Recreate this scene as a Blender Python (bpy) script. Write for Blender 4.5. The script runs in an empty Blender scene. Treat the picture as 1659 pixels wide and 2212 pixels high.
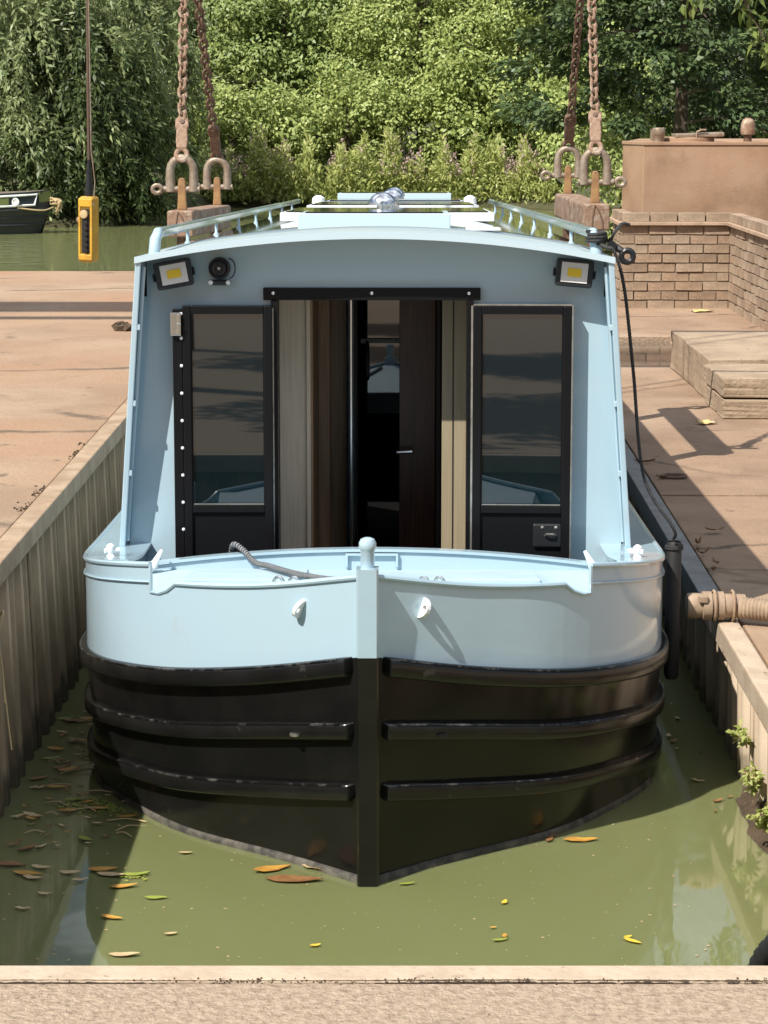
import bpy, bmesh, math, random
import numpy as np
from mathutils import Vector, Matrix, Euler
R = math.radians
rnd = random.Random(7)
scene = bpy.context.scene
col = scene.collection

# ------------------------------------------------------------------ camera, sky, sun, exposure
PITCH = math.atan(876 / 4920)
cam_d = bpy.data.cameras.new('camera'); cam = bpy.data.objects.new('camera', cam_d); col.objects.link(cam)
cam.location = (0, 0, 1.65); cam.rotation_euler = (math.pi / 2 - PITCH, 0, 0)
cam_d.sensor_fit = 'VERTICAL'; cam_d.sensor_height = 36; cam_d.lens = 36 * 4920 / 2212
cam_d.clip_end = 800; cam_d.clip_start = .05
scene.camera = cam
SUN_EL = R(50); SUN_AZ = R(43)              # azimuth: left of straight behind the camera
L_DIR = Vector((math.sin(SUN_AZ) * math.cos(SUN_EL), math.cos(SUN_AZ) * math.cos(SUN_EL), -math.sin(SUN_EL)))
w = bpy.data.worlds.new('World'); scene.world = w; w.use_nodes = True
nt = w.node_tree; bg = nt.nodes['Background']
sky = nt.nodes.new('ShaderNodeTexSky'); sky.sky_type = 'NISHITA'; sky.sun_disc = False
sky.sun_elevation = SUN_EL; sky.sun_rotation = math.atan2(-L_DIR.x, -L_DIR.y)
sky.air_density = 1.0; sky.dust_density = 1.0; sky.ozone_density = 1.0
# scattered fair-weather cloud over the whole dome
def wn(t): return nt.nodes.new(t)
tc = wn('ShaderNodeTexCoord'); sx = wn('ShaderNodeSeparateXYZ'); nt.links.new(tc.outputs['Generated'], sx.inputs[0])
mx_ = wn('ShaderNodeMath'); mx_.operation = 'MAXIMUM'; mx_.inputs[1].default_value = 0; nt.links.new(sx.outputs[2], mx_.inputs[0])
ad_ = wn('ShaderNodeMath'); ad_.operation = 'ADD'; ad_.inputs[1].default_value = .14; nt.links.new(mx_.outputs[0], ad_.inputs[0])
dv = wn('ShaderNodeVectorMath'); dv.operation = 'DIVIDE'; cb = wn('ShaderNodeCombineXYZ'); cb.inputs[2].default_value = 1
nt.links.new(ad_.outputs[0], cb.inputs[0]); nt.links.new(ad_.outputs[0], cb.inputs[1]); nt.links.new(tc.outputs['Generated'], dv.inputs[0]); nt.links.new(cb.outputs[0], dv.inputs[1])
cn_ = wn('ShaderNodeTexNoise'); cn_.noise_dimensions = '4D'; cn_.inputs['W'].default_value = 5.0; cn_.inputs['Scale'].default_value = .85; cn_.inputs['Detail'].default_value = 7; cn_.inputs['Roughness'].default_value = .55; nt.links.new(dv.outputs[0], cn_.inputs['Vector'])
cr_ = wn('ShaderNodeMapRange'); cr_.inputs[1].default_value = .54; cr_.inputs[2].default_value = .66; cr_.inputs[4].default_value = .9; nt.links.new(cn_.outputs[0], cr_.inputs[0])
hz = wn('ShaderNodeMapRange'); hz.inputs[1].default_value = .0; hz.inputs[2].default_value = .08; nt.links.new(sx.outputs[2], hz.inputs[0])
mu_ = wn('ShaderNodeMath'); mu_.operation = 'MULTIPLY'; nt.links.new(cr_.outputs[0], mu_.inputs[0]); nt.links.new(hz.outputs[0], mu_.inputs[1])
cm = wn('ShaderNodeMix'); cm.data_type = 'RGBA'; cm.inputs[7].default_value = (25, 26.5, 29, 1)
nt.links.new(mu_.outputs[0], cm.inputs[0]); nt.links.new(sky.outputs[0], cm.inputs[6])
nt.links.new(cm.outputs[2], bg.inputs[0]); bg.inputs[1].default_value = 0.05
sd = bpy.data.lights.new('sun', 'SUN'); sd.energy = 5.0; sd.angle = R(.55); sd.color = (1, .945, .86)
so = bpy.data.objects.new('sun', sd); col.objects.link(so)
so.rotation_euler = L_DIR.to_track_quat('-Z', 'Y').to_euler(); so.location = (-12, -16, 23)
vs = scene.view_settings; vs.view_transform = 'Standard'; vs.look = 'None'; vs.gamma = 1; vs.exposure = 0.47
scene.render.engine = 'CYCLES'; scene.cycles.use_denoising = True
scene.cycles.max_bounces = 7; scene.cycles.caustics_reflective = False; scene.cycles.caustics_refractive = False

# ------------------------------------------------------------------ materials
MATS = {}
def pmat(name, c, rough=.5, metal=0, c2=None, vs_=4, lo=.4, hi=.65, bump=0, bs=60, spec=.5, coat=0, c3=None, s3=1.3, t3=(.58, .7), rvar=0, coord='Object', stretch=None, detail=6, isl=0, crack=0, spots=None):
    m = bpy.data.materials.new(name); m.use_nodes = True; n = m.node_tree; b = n.nodes['Principled BSDF']
    def N(t, **k):
        x = n.nodes.new(t)
        for a, v in k.items(): setattr(x, a, v)
        return x
    b.inputs['Base Color'].default_value = (*c, 1); b.inputs['Roughness'].default_value = rough
    b.inputs['Metallic'].default_value = metal; b.inputs['Specular IOR Level'].default_value = spec
    b.inputs['Coat Weight'].default_value = coat; b.inputs['Coat Roughness'].default_value = .04
    tc = N('ShaderNodeTexCoord'); src = tc.outputs[coord]
    if stretch:
        mp = N('ShaderNodeMapping'); mp.inputs['Scale'].default_value = stretch; n.links.new(src, mp.inputs[0]); src = mp.outputs[0]
    def noise(s, d=detail):
        q = N('ShaderNodeTexNoise'); q.inputs['Scale'].default_value = s; q.inputs['Detail'].default_value = d; q.inputs['Roughness'].default_value = .62
        n.links.new(src, q.inputs['Vector']); return q
    def ramp(inp, a, z):
        q = N('ShaderNodeMapRange'); q.inputs[1].default_value = a; q.inputs[2].default_value = z; n.links.new(inp, q.inputs[0]); return q.outputs[0]
    def mixc(f, a, z):
        q = N('ShaderNodeMix', data_type='RGBA')
        if isinstance(f, float): q.inputs[0].default_value = f
        else: n.links.new(f, q.inputs[0])
        for i, v in ((6, a), (7, z)):
            if isinstance(v, tuple): q.inputs[i].default_value = (*v, 1)
            else: n.links.new(v, q.inputs[i])
        return q.outputs[2]
    cc = c
    if c2:
        nz = noise(vs_); cc = mixc(ramp(nz.outputs[0], lo, hi), c, c2)
    if c3:
        n3 = noise(s3); cc = mixc(ramp(n3.outputs[0], *t3), cc, c3)
    if crack:
        wv = N('ShaderNodeVectorMath', operation='MULTIPLY_ADD'); nw = noise(2.2, 5); wv.inputs[1].default_value = (.35, .35, .35); n.links.new(nw.outputs[1], wv.inputs[0]); n.links.new(src, wv.inputs[2])
        vo = N('ShaderNodeTexVoronoi', feature='DISTANCE_TO_EDGE'); vo.inputs['Scale'].default_value = crack; n.links.new(wv.outputs[0], vo.inputs['Vector'])
        q1 = ramp(vo.outputs['Distance'], .02, .004); msk = ramp(noise(.9, 3).outputs[0], .46, .56)
        mu = N('ShaderNodeMath', operation='MULTIPLY'); n.links.new(q1, mu.inputs[0]); n.links.new(msk, mu.inputs[1])
        cc = mixc(mu.outputs[0], cc, tuple(v * .38 for v in c))
    if spots:
        cc = mixc(ramp(noise(spots, 3).outputs[0], .66, .72), cc, tuple(v * .5 for v in c))
    if isl:
        g = N('ShaderNodeNewGeometry'); hv = N('ShaderNodeHueSaturation')
        hv.inputs['Value'].default_value = 1
        n.links.new(ramp_out(n, g.outputs['Random Per Island'], 1 - isl, 1 + isl), hv.inputs['Value'])
        if isinstance(cc, tuple): hv.inputs['Color'].default_value = (*cc, 1)
        else: n.links.new(cc, hv.inputs['Color'])
        cc = hv.outputs[0]
    if not isinstance(cc, tuple): n.links.new(cc, b.inputs['Base Color'])
    if rvar:
        nr = noise(vs_ * 2.3); q = ramp_out(n, nr.outputs[0], max(0, rough - rvar), rough + rvar); n.links.new(q, b.inputs['Roughness'])
    if bump:
        nb = noise(bs, 8); bp = N('ShaderNodeBump'); bp.inputs['Strength'].default_value = 1; bp.inputs['Distance'].default_value = bump
        n.links.new(nb.outputs[0], bp.inputs['Height']); n.links.new(bp.outputs[0], b.inputs['Normal'])
    MATS[name] = m; return m
def ramp_out(n, inp, a, z):
    q = n.nodes.new('ShaderNodeMapRange'); q.inputs[3].default_value = a; q.inputs[4].default_value = z; n.links.new(inp, q.inputs[0]); return q.outputs[0]

BLUE = (.37, .505, .585)
M_blue = pmat('pale_blue_paint', BLUE, .22, c2=(.38, .505, .575), vs_=2.2, bump=.0035, bs=1.7, spec=.5, coat=.7, detail=3, rvar=.06, c3=(.37, .47, .52), s3=7, t3=(.62, .8))
M_bluedk = pmat('pale_blue_trim', (.47, .58, .64), .3, spec=.5)
M_deck = pmat('matt_blue_deck_paint', (.40, .53, .60), .6, c2=(.37, .49, .55), vs_=6, bump=.0012, bs=160, spec=.25)
M_black = pmat('black_hull_paint', (.006, .006, .006), .17, c2=(.011, .0105, .010), vs_=3, c3=(.035, .03, .026), s3=4.2, t3=(.64, .8), bump=.0015, bs=5, spec=.38, rvar=.1)
M_strake = pmat('scuffed_black_steel', (.007, .007, .007), .22, c2=(.012, .012, .012), vs_=6, c3=(.07, .065, .06), s3=13, t3=(.66, .8), bump=.0012, bs=14, spec=.45)
M_worn_glint = pmat('worn_strake_edge_glint', (.010, .010, .010), .2, c2=(.16, .155, .15), vs_=16, lo=.5, hi=.72, metal=.3, bump=.002, bs=30)  # scuffed steel whose pale grey also paints in the sun highlight on the strakes
M_chine = pmat('weathered_chine', (.03, .028, .024), .7, c2=(.11, .10, .08), vs_=20, bump=.004, bs=60)
M_frame = pmat('black_door_frame', (.007, .007, .008), .3, spec=.18)
M_dpanel = pmat('black_door_panel', (.006, .007, .008), .4, spec=.15)
M_glass = pmat('dark_glass', (.002, .008, .011), .015); M_glass.node_tree.nodes['Principled BSDF'].inputs['IOR'].default_value = 1.8
M_bead = pmat('aluminium_bead', (.5, .48, .44), .3, metal=.8, c2=(.35, .33, .3), vs_=30)
M_steel = pmat('bright_steel', (.62, .62, .60), .2, metal=1, bump=.0004, bs=20)
M_chrome = pmat('polished_chrome', (.78, .80, .83), .2, metal=1)
M_white = pmat('white_gloss_fitting', (.78, .79, .79), .3)
M_oak = pmat('light_oak', (.76, .63, .48), .45, c2=(.66, .53, .39), vs_=9, stretch=(14, 14, .5), bump=.0003, bs=40)
M_brown = pmat('brown_wood', (.48, .29, .16), .4, c2=(.34, .2, .105), vs_=8, stretch=(12, 12, .5))
M_dkwood = pmat('dark_mahogany', (.13, .045, .025), .35, c2=(.055, .022, .014), vs_=8, stretch=(12, 12, .5))
M_olive = pmat('beige_panel', (.33, .27, .18), .5, c2=(.28, .23, .15), vs_=8, stretch=(10, 10, .4))
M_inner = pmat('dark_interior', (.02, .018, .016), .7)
M_plastic = pmat('black_plastic', (.012, .013, .015), .38, bump=.0005, bs=150)
M_reflector = pmat('pale_reflector', (.62, .6, .58), .25)
M_led = pmat('yellow_led_chip', (.74, .50, .02), .45)
M_solar = pmat('solar_cell_glass', (.015, .018, .028), .05, spec=.6)
M_alu = pmat('white_aluminium_frame', (.72, .74, .75), .3)
M_roof = pmat('roof_paint', (.26, .34, .36), .05, c2=(.3, .34, .33), vs_=2.5, coat=1, bump=.0012, bs=1.2, detail=2, stretch=(1, 2.5, 1))
M_conc = pmat('tan_concrete', (.355, .25, .165), .85, c2=(.275, .185, .12), vs_=1.1, lo=.42, hi=.62, c3=(.335, .20, .118), s3=.37, t3=(.44, .62), bump=.010, bs=38, crack=.42, spots=7)
M_conc2 = pmat('brown_concrete', (.325, .215, .14), .85, c2=(.235, .155, .10), vs_=1.7, c3=(.37, .265, .185), s3=.6, t3=(.5, .66), bump=.012, bs=42, crack=.5, spots=9)
M_apron = pmat('pale_rough_concrete', (.47, .36, .26), .9, c2=(.30, .22, .15), vs_=48, lo=.42, hi=.66, c3=(.17, .12, .085), s3=60, t3=(.63, .68), bump=.014, bs=75)
M_cope = pmat('smooth_pale_coping', (.48, .38, .28), .85, c2=(.39, .3, .215), vs_=7, c3=(.22, .16, .11), s3=22, t3=(.62, .7), bump=.005, bs=45)
M_block = pmat('rough_cast_concrete', (.38, .285, .195), .9, c2=(.28, .205, .138), vs_=3, c3=(.2, .148, .098), s3=16, t3=(.6, .75), bump=.012, bs=26)
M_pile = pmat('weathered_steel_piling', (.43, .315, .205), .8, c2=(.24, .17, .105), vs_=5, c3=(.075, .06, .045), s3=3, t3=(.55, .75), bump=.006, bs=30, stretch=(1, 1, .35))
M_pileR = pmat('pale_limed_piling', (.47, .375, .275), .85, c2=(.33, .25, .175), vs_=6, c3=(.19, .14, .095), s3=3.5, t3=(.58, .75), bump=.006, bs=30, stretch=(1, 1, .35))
M_cap = pmat('rusty_grey_capping', (.39, .285, .19), .8, c2=(.27, .185, .115), vs_=6, c3=(.3, .19, .12), s3=9, t3=(.55, .7), bump=.004, bs=40)
M_capdk = pmat('grey_steel_channel', (.25, .26, .26), .45, metal=.3, c2=(.17, .16, .15), vs_=9, c3=(.23, .14, .09), s3=11, t3=(.56, .7), bump=.002, bs=40)
M_brick = [pmat('brown_brick_%s' % s, c, .9, c2=tuple(v * .72 for v in c), vs_=11, bump=.006, bs=45) for s, c in
           (('pale', (.385, .29, .205)), ('tan', (.345, .25, .172)), ('dark', (.29, .205, .14)), ('rosy', (.36, .25, .17)))]
M_mortar = pmat('sandy_mortar', (.2, .15, .105), .95, bump=.005, bs=60)
M_stone = pmat('wall_coping_stone', (.44, .31, .215), .85, c2=(.33, .23, .155), vs_=9, bump=.004, bs=40)
M_tank = pmat('rusty_tank_steel', (.365, .235, .15), .75, c2=(.31, .185, .11), vs_=3, c3=(.215, .135, .08), s3=1.3, t3=(.52, .66), bump=.003, bs=55)
M_rust = pmat('rusty_steel', (.27, .17, .11), .7, c2=(.17, .095, .06), vs_=22, c3=(.43, .35, .27), s3=19, t3=(.5, .68), bump=.003, bs=80)
M_rustdk = pmat('dark_rusty_chain', (.17, .10, .065), .65, c2=(.09, .048, .03), vs_=30, c3=(.26, .16, .1), s3=40, t3=(.55, .7), bump=.002, bs=90)
M_galv = pmat('worn_galvanised', (.32, .26, .2), .5, metal=.3, c2=(.2, .14, .095), vs_=18, bump=.002, bs=60)
M_yrust = pmat('worn_yellow_lug', (.33, .19, .075), .65, c2=(.2, .1, .05), vs_=20, c3=(.36, .26, .17), s3=16, bump=.002, bs=60)
M_yellow = pmat('worn_yellow_plastic', (.62, .36, .03), .5, c2=(.42, .22, .03), vs_=9, c3=(.58, .42, .24), s3=18, t3=(.6, .7), bump=.001, bs=60)
M_rubber = pmat('black_rubber', (.014, .014, .014), .6)
M_cable = pmat('brown_cable', (.10, .065, .045), .6)
M_rope = pmat('black_rope', (.018, .018, .020), .75, c2=(.045, .045, .045), vs_=60)
M_ropeg = pmat('grey_rope', (.17, .18, .19), .8, c2=(.24, .25, .26), vs_=40)
M_straw = pmat('dry_twine', (.48, .36, .2), .9)
M_hose = pmat('tan_suction_hose', (.36, .265, .18), .65, c2=(.27, .19, .13), vs_=20, bump=.001, bs=70)
M_wet = pmat('wet_concrete', (.10, .085, .07), .05, c2=(.18, .135, .095), vs_=2.2, spec=.8, rvar=.04)
M_mud = pmat('brown_mud', (.095, .062, .035), .9, c2=(.05, .034, .02), vs_=14, c3=(.2, .15, .09), s3=30, bump=.02, bs=40)
M_hullgrey = pmat('moored_boat_black', (.028, .034, .04), .45, c2=(.045, .05, .052), vs_=2)
M_teal = pmat('moored_boat_teal', (.025, .036, .045), .4)
M_green = pmat('moored_boat_green', (.15, .18, .06), .5)
M_tarp = pmat('grey_cabin_top', (.16, .13, .10), .7)
M_yellowbit = pmat('yellow_scrap', (.70, .52, .15), .6, c2=(.62, .5, .35), vs_=20)
M_bark = pmat('tree_bark', (.115, .085, .06), .95, c2=(.06, .045, .033), vs_=9, stretch=(1, 1, .25), bump=.02, bs=14)
M_soil = pmat('bank_soil', (.075, .07, .03), .95, c2=(.05, .055, .02), vs_=3, bump=.03, bs=9)
M_grassland = pmat('far_meadow', (.07, .10, .03), .95, c2=(.05, .08, .02), vs_=1)

def tide(m, z0, dark):
    n = m.node_tree; b = n.nodes['Principled BSDF']; src = b.inputs['Base Color'].links[0].from_socket
    g = n.nodes.new('ShaderNodeNewGeometry'); sp_ = n.nodes.new('ShaderNodeSeparateXYZ'); n.links.new(g.outputs['Position'], sp_.inputs[0])
    nz = n.nodes.new('ShaderNodeTexNoise'); nz.inputs['Scale'].default_value = 9; nz.inputs['Detail'].default_value = 6; n.links.new(g.outputs['Position'], nz.inputs['Vector'])
    ma = n.nodes.new('ShaderNodeMath'); ma.operation = 'MULTIPLY_ADD'; ma.inputs[1].default_value = .3; n.links.new(nz.outputs[0], ma.inputs[0]); n.links.new(sp_.outputs[2], ma.inputs[2])
    mr_ = n.nodes.new('ShaderNodeMapRange'); mr_.inputs[1].default_value = z0 + .15; mr_.inputs[2].default_value = z0 + .24; mr_.inputs[3].default_value = .8; mr_.inputs[4].default_value = 0; n.links.new(ma.outputs[0], mr_.inputs[0])
    mx = n.nodes.new('ShaderNodeMix'); mx.data_type = 'RGBA'; n.links.new(mr_.outputs[0], mx.inputs[0]); n.links.new(src, mx.inputs[6]); mx.inputs[7].default_value = (*dark, 1); n.links.new(mx.outputs[2], b.inputs['Base Color'])
tide(M_pile, -.70, (.055, .05, .03)); tide(M_pileR, -.74, (.10, .085, .04))
def leafmat(name, c, c2, trans=.28, rough=.45, isl=.35):
    m = bpy.data.materials.new(name); m.use_nodes = True; n = m.node_tree; b = n.nodes['Principled BSDF']; out = n.nodes['Material Output']
    g = n.nodes.new('ShaderNodeNewGeometry'); mx = n.nodes.new('ShaderNodeMix'); mx.data_type = 'RGBA'
    mx.inputs[6].default_value = (*c, 1); mx.inputs[7].default_value = (*c2, 1); n.links.new(g.outputs['Random Per Island'], mx.inputs[0])
    n.links.new(mx.outputs[2], b.inputs['Base Color']); b.inputs['Roughness'].default_value = rough; b.inputs['Specular IOR Level'].default_value = .35
    t = n.nodes.new('ShaderNodeBsdfTranslucent'); hv = n.nodes.new('ShaderNodeHueSaturation'); hv.inputs['Hue'].default_value = .485; hv.inputs['Value'].default_value = 1.25
    n.links.new(mx.outputs[2], hv.inputs['Color']); n.links.new(hv.outputs[0], t.inputs[0])
    ms = n.nodes.new('ShaderNodeMixShader'); ms.inputs[0].default_value = trans
    n.links.new(b.outputs[0], ms.inputs[1]); n.links.new(t.outputs[0], ms.inputs[2]); n.links.new(ms.outputs[0], out.inputs[0])
    MATS[name] = m; return m
LF_willow = leafmat('willow_leaves', (.14, .19, .075), (.34, .39, .18))
LF_bright = leafmat('bright_shrub_leaves', (.19, .265, .07), (.46, .52, .18))
LF_mid = leafmat('mid_green_leaves', (.13, .19, .055), (.33, .40, .13))
LF_dark = leafmat('dark_tree_leaves', (.05, .08, .025), (.11, .15, .05), trans=.3)
LF_con = leafmat('conifer_sprays', (.045, .08, .03), (.125, .175, .07), trans=.15)
LF_grass = leafmat('bank_herbs', (.21, .27, .065), (.48, .50, .18))
LF_pink = leafmat('willowherb_flowers', (.38, .25, .25), (.50, .38, .34))
LF_branch = leafmat('overhanging_leaves', (.09, .14, .03), (.20, .25, .06))
LF_weed = leafmat('weed_leaves', (.22, .28, .06), (.5, .52, .2))
LEAFC = {k: pmat('fallen_leaf_' + k, c, .5, c2=c2, vs_=25, bump=.001, bs=50) for k, c, c2 in (
    ('amber', (.50, .28, .05), (.36, .16, .035)), ('brown', (.26, .13, .05), (.16, .075, .03)), ('yellow', (.66, .46, .04), (.58, .36, .05)),
    ('green', (.20, .27, .04), (.3, .3, .06)), ('pale', (.52, .40, .22), (.42, .29, .15)))}

# ------------------------------------------------------------------ mesh helpers
class MB:
    def __init__(s): s.v = []; s.f = []
    def add(s, vs, fs):
        o = len(s.v); s.v += [tuple(x) for x in vs]; s.f += [tuple(i + o for i in q) for q in fs]; return s
    def box(s, c, d, rot=None):
        x, y, z = (k / 2 for k in d)
        p = [Vector(q) for q in ((-x, -y, -z), (x, -y, -z), (x, y, -z), (-x, y, -z), (-x, -y, z), (x, -y, z), (x, y, z), (-x, y, z))]
        if rot is not None:
            m = rot if isinstance(rot, Matrix) else Euler(rot).to_matrix(); p = [m @ q for q in p]
        c = Vector(c)
        return s.add([q + c for q in p], [(0, 3, 2, 1), (4, 5, 6, 7), (0, 1, 5, 4), (1, 2, 6, 5), (2, 3, 7, 6), (3, 0, 4, 7)])
    def b2(s, x0, x1, y0, y1, z0, z1): return s.box(((x0 + x1) / 2, (y0 + y1) / 2, (z0 + z1) / 2), (x1 - x0, y1 - y0, z1 - z0))
    def grid(s, rows, closed=False, cap=False):
        nr, nc = len(rows), len(rows[0]); vs = [p for r in rows for p in r]; fs = []
        for i in range(nr - 1):
            for j in range(nc if closed else nc - 1):
                k = (j + 1) % nc; fs.append((i * nc + j, i * nc + k, (i + 1) * nc + k, (i + 1) * nc + j))
        if cap: fs += [tuple(range(nc - 1, -1, -1)), tuple((nr - 1) * nc + j for j in range(nc))]
        return s.add(vs, fs)
    def tube(s, pts, r, n=8, closed=False, cap=True):
        pts = [Vector(p) for p in pts]; m = len(pts); rows = []; up = None
        for i, p in enumerate(pts):
            a = pts[(i - 1) % m] if (closed or i > 0) else p; b = pts[(i + 1) % m] if (closed or i < m - 1) else p
            t = (b - a).normalized()
            if up is None: up = t.orthogonal().normalized()
            up = (up - t * up.dot(t)).normalized(); sd_ = t.cross(up)
            q = r[i] if hasattr(r, '__len__') else r
            rows.append([p + (up * math.cos(2 * math.pi * k / n) + sd_ * math.sin(2 * math.pi * k / n)) * q for k in range(n)])
        if closed: rows.append(rows[0]); cap = False
        return s.grid(rows, True, cap)
    def lathe(s, prof, n=16, c=(0, 0, 0), axis='z'):
        rows = []
        for r, z in prof:
            row = []
            for k in range(n):
                a = 2 * math.pi * k / n; p = (r * math.cos(a), r * math.sin(a), z)
                if axis == 'y': p = (p[0], -p[2], p[1])
                if axis == 'x': p = (p[2], p[0], p[1])
                row.append(Vector(p) + Vector(c))
            rows.append(row)
        return s.grid(rows, True, True)
    def prism(s, poly, h0, h1, axis='z'):
        n = len(poly)
        def P(a, b, h): return {'z': (a, b, h), 'y': (a, h, b), 'x': (h, a, b)}[axis]
        return s.add([P(a, b, h0) for a, b in poly] + [P(a, b, h1) for a, b in poly],
                     [tuple(range(n - 1, -1, -1)), tuple(range(n, 2 * n))] + [(i, (i + 1) % n, n + (i + 1) % n, n + i) for i in range(n)])
    def mesh(s, name, mat, smooth=False):
        me = bpy.data.meshes.new(name); me.from_pydata(s.v, [], s.f)
        bm = bmesh.new(); bm.from_mesh(me); bmesh.ops.recalc_face_normals(bm, faces=bm.faces); bm.to_mesh(me); bm.free()
        if mat: me.materials.append(mat)
        if smooth:
            me.polygons.foreach_set('use_smooth', [True] * len(me.polygons)); me.set_sharp_from_angle(angle=R(smooth if smooth is not True else 40))
        return me
    def build(s, name, mat, parent=None, smooth=False, bevel=0, solid=0, off=-1, loc=None):
        return link(name, s.mesh(name, mat, smooth), parent, bevel, solid, off, loc)
def link(name, me, parent=None, bevel=0, solid=0, off=-1, loc=None, rot=None, scale=None):
    o = bpy.data.objects.new(name, me); col.objects.link(o)
    if parent: o.parent = parent
    if loc: o.location = loc
    if rot: o.rotation_euler = rot
    if scale: o.scale = scale
    if solid:
        m = o.modifiers.new('solid', 'SOLIDIFY'); m.thickness = solid; m.offset = off
    if bevel:
        m = o.modifiers.new('bevel', 'BEVEL'); m.width = bevel; m.segments = 2; m.limit_method = 'ANGLE'; m.angle_limit = R(40)
    return o
def empty(name, loc=(0, 0, 0), rot=(0, 0, 0)):
    o = bpy.data.objects.new(name, None); col.objects.link(o); o.location = loc; o.rotation_euler = rot; o.empty_display_size = .1; return o
def tag(o, label, cat=None, group=None, kind=None):
    o['label'] = label
    if cat: o['category'] = cat
    if group: o['group'] = group
    if kind: o['kind'] = kind
    return o
def struct(o, label=None):
    o['kind'] = 'structure'
    if label: o['label'] = label
    return o
def cr(pts, m=6):
    """Catmull-Rom through pts, m steps per span."""
    P = [Vector(p) for p in pts]; out = []
    for i in range(len(P) - 1):
        a = P[i - 1] if i > 0 else P[0] * 2 - P[1]; b, c = P[i], P[i + 1]; d = P[i + 2] if i + 2 < len(P) else P[-1] * 2 - P[-2]
        for k in range(m):
            t = k / m
            out.append(.5 * ((2 * b) + (c - a) * t + (2 * a - 5 * b + 4 * c - d) * t * t + (3 * b - a - 3 * c + d) * t ** 3))
    out.append(P[-1]); return out
def lerp(a, b, t): return a + (b - a) * t

# ------------------------------------------------------------------ setting: ground, water, bank
ZW = -.76
ZL, ZR = .09, -.29                               # the left yard is higher than the right one
def wl(y): return -1.318 + .004 * (y - 7.6)        # left dock wall line
def wr(y): return 1.272 + .013 * (y - 8.5)         # right dock wall line
YN, YF, YFR = 4.14, 22.0, 26.0
KR = 1.176
ground = MB()
ground.add([(-60, -40, -.012), (60, -40, -.012), (60, YN, -.012), (-60, YN, -.012)], [(0, 1, 2, 3)])
g = ground.build('ground', M_conc); struct(g, 'concrete yard around the dock')
def slab(x0, x1, y0, y1, m, top=0.0, dock=None, jx=.02):
    b = MB()
    xs0, xs1 = x0, x1
    a = [(x0(y0) if callable(x0) else x0, y0), (x1(y0) if callable(x1) else x1, y0), (x1(y1) if callable(x1) else x1, y1), (x0(y1) if callable(x0) else x0, y1)]
    a = [(a[0][0] + jx / 2, y0 + jx / 2), (a[1][0] - jx / 2, y0 + jx / 2), (a[2][0] - jx / 2, y1 - jx / 2), (a[3][0] + jx / 2, y1 - jx / 2)]
    b.prism(a, top - 1.2, top)
    o = b.build('concrete_slab', m, g, bevel=.006); return o
# apron in front of the dock, left yard, right yard
for x0, x1 in ((-40, -6.2), (-6.2, 6.4), (6.4, 40)): slab(x0, x1, -30, 4.14, M_apron)
lw = lambda y: wl(y) - .085
rw = lambda y: wr(y) + .085
slab(-40, -9, 4.14, YF, M_conc, ZL); slab(-9, lw, 4.14, YF, M_conc, ZL)
for y0, y1, t in ((4.14, 9.05, 0), (9.05, 11.40, -.006), (11.40, 14.13, 0), (14.13, 17.3, -.004), (19.35, YFR, .012)):
    slab(rw, 5.4, y0, y1, M_conc2 if y0 > 9 else M_conc, t + ZR); slab(5.4, 30, y0, y1, M_conc, t + ZR)
slab(2.42, 30, 17.3, 19.35, M_conc2, ZR - .03)
pud = MB()
pud.prism([(rw(17.3) + .01, 17.31), (2.43, 17.31), (2.43, 19.34), (rw(19.35) + .01, 19.34)], ZR - .5, ZR - .035)
o = pud.build('wet_gutter', M_wet); struct(o, 'wet strip of sunken concrete behind the slabs')
# water
wm = bpy.data.materials.new('murky_green_water'); wm.use_nodes = True; n = wm.node_tree; b = n.nodes['Principled BSDF']
b.inputs['Base Color'].default_value = (.215, .22, .075, 1); b.inputs['Roughness'].default_value = .025; b.inputs['IOR'].default_value = 1.7; b.inputs['Specular IOR Level'].default_value = .5
b.inputs['Subsurface Weight'].default_value = 1; b.inputs['Subsurface Radius'].default_value = (1, 1, .5); b.inputs['Subsurface Scale'].default_value = .06
gm = n.nodes.new('ShaderNodeNewGeometry'); sp = n.nodes.new('ShaderNodeSeparateXYZ'); n.links.new(gm.outputs['Position'], sp.inputs[0])
nz1 = n.nodes.new('ShaderNodeTexNoise'); nz1.inputs['Scale'].default_value = .8; nz1.inputs['Detail'].default_value = 4
mp = n.nodes.new('ShaderNodeMapping'); mp.inputs['Scale'].default_value = (.55, 2.2, 1); n.links.new(gm.outputs['Position'], mp.inputs[0])
nz2 = n.nodes.new('ShaderNodeTexNoise'); nz2.inputs['Scale'].default_value = 2.6; nz2.inputs['Detail'].default_value = 5; n.links.new(mp.outputs[0], nz2.inputs['Vector'])
nz3 = n.nodes.new('ShaderNodeTexNoise'); nz3.inputs['Scale'].default_value = 3.2; nz3.inputs['Detail'].default_value = 2; n.links.new(gm.outputs['Position'], nz3.inputs['Vector'])
mr = n.nodes.new('ShaderNodeMapRange'); mr.inputs[1].default_value = 15; mr.inputs[2].default_value = 24; mr.inputs[3].default_value = .0; mr.inputs[4].default_value = .05; n.links.new(sp.outputs[1], mr.inputs[0])
bp = n.nodes.new('ShaderNodeBump'); bp.inputs['Strength'].default_value = 1; n.links.new(mr.outputs[0], bp.inputs['Distance']); n.links.new(nz2.outputs[0], bp.inputs['Height'])
bp2 = n.nodes.new('ShaderNodeBump'); bp2.inputs['Strength'].default_value = 1; bp2.inputs['Distance'].default_value = .0012; n.links.new(nz3.outputs[0], bp2.inputs['Height']); n.links.new(bp.outputs[0], bp2.inputs['Normal'])
n.links.new(bp2.outputs[0], b.inputs['Normal'])
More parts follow.
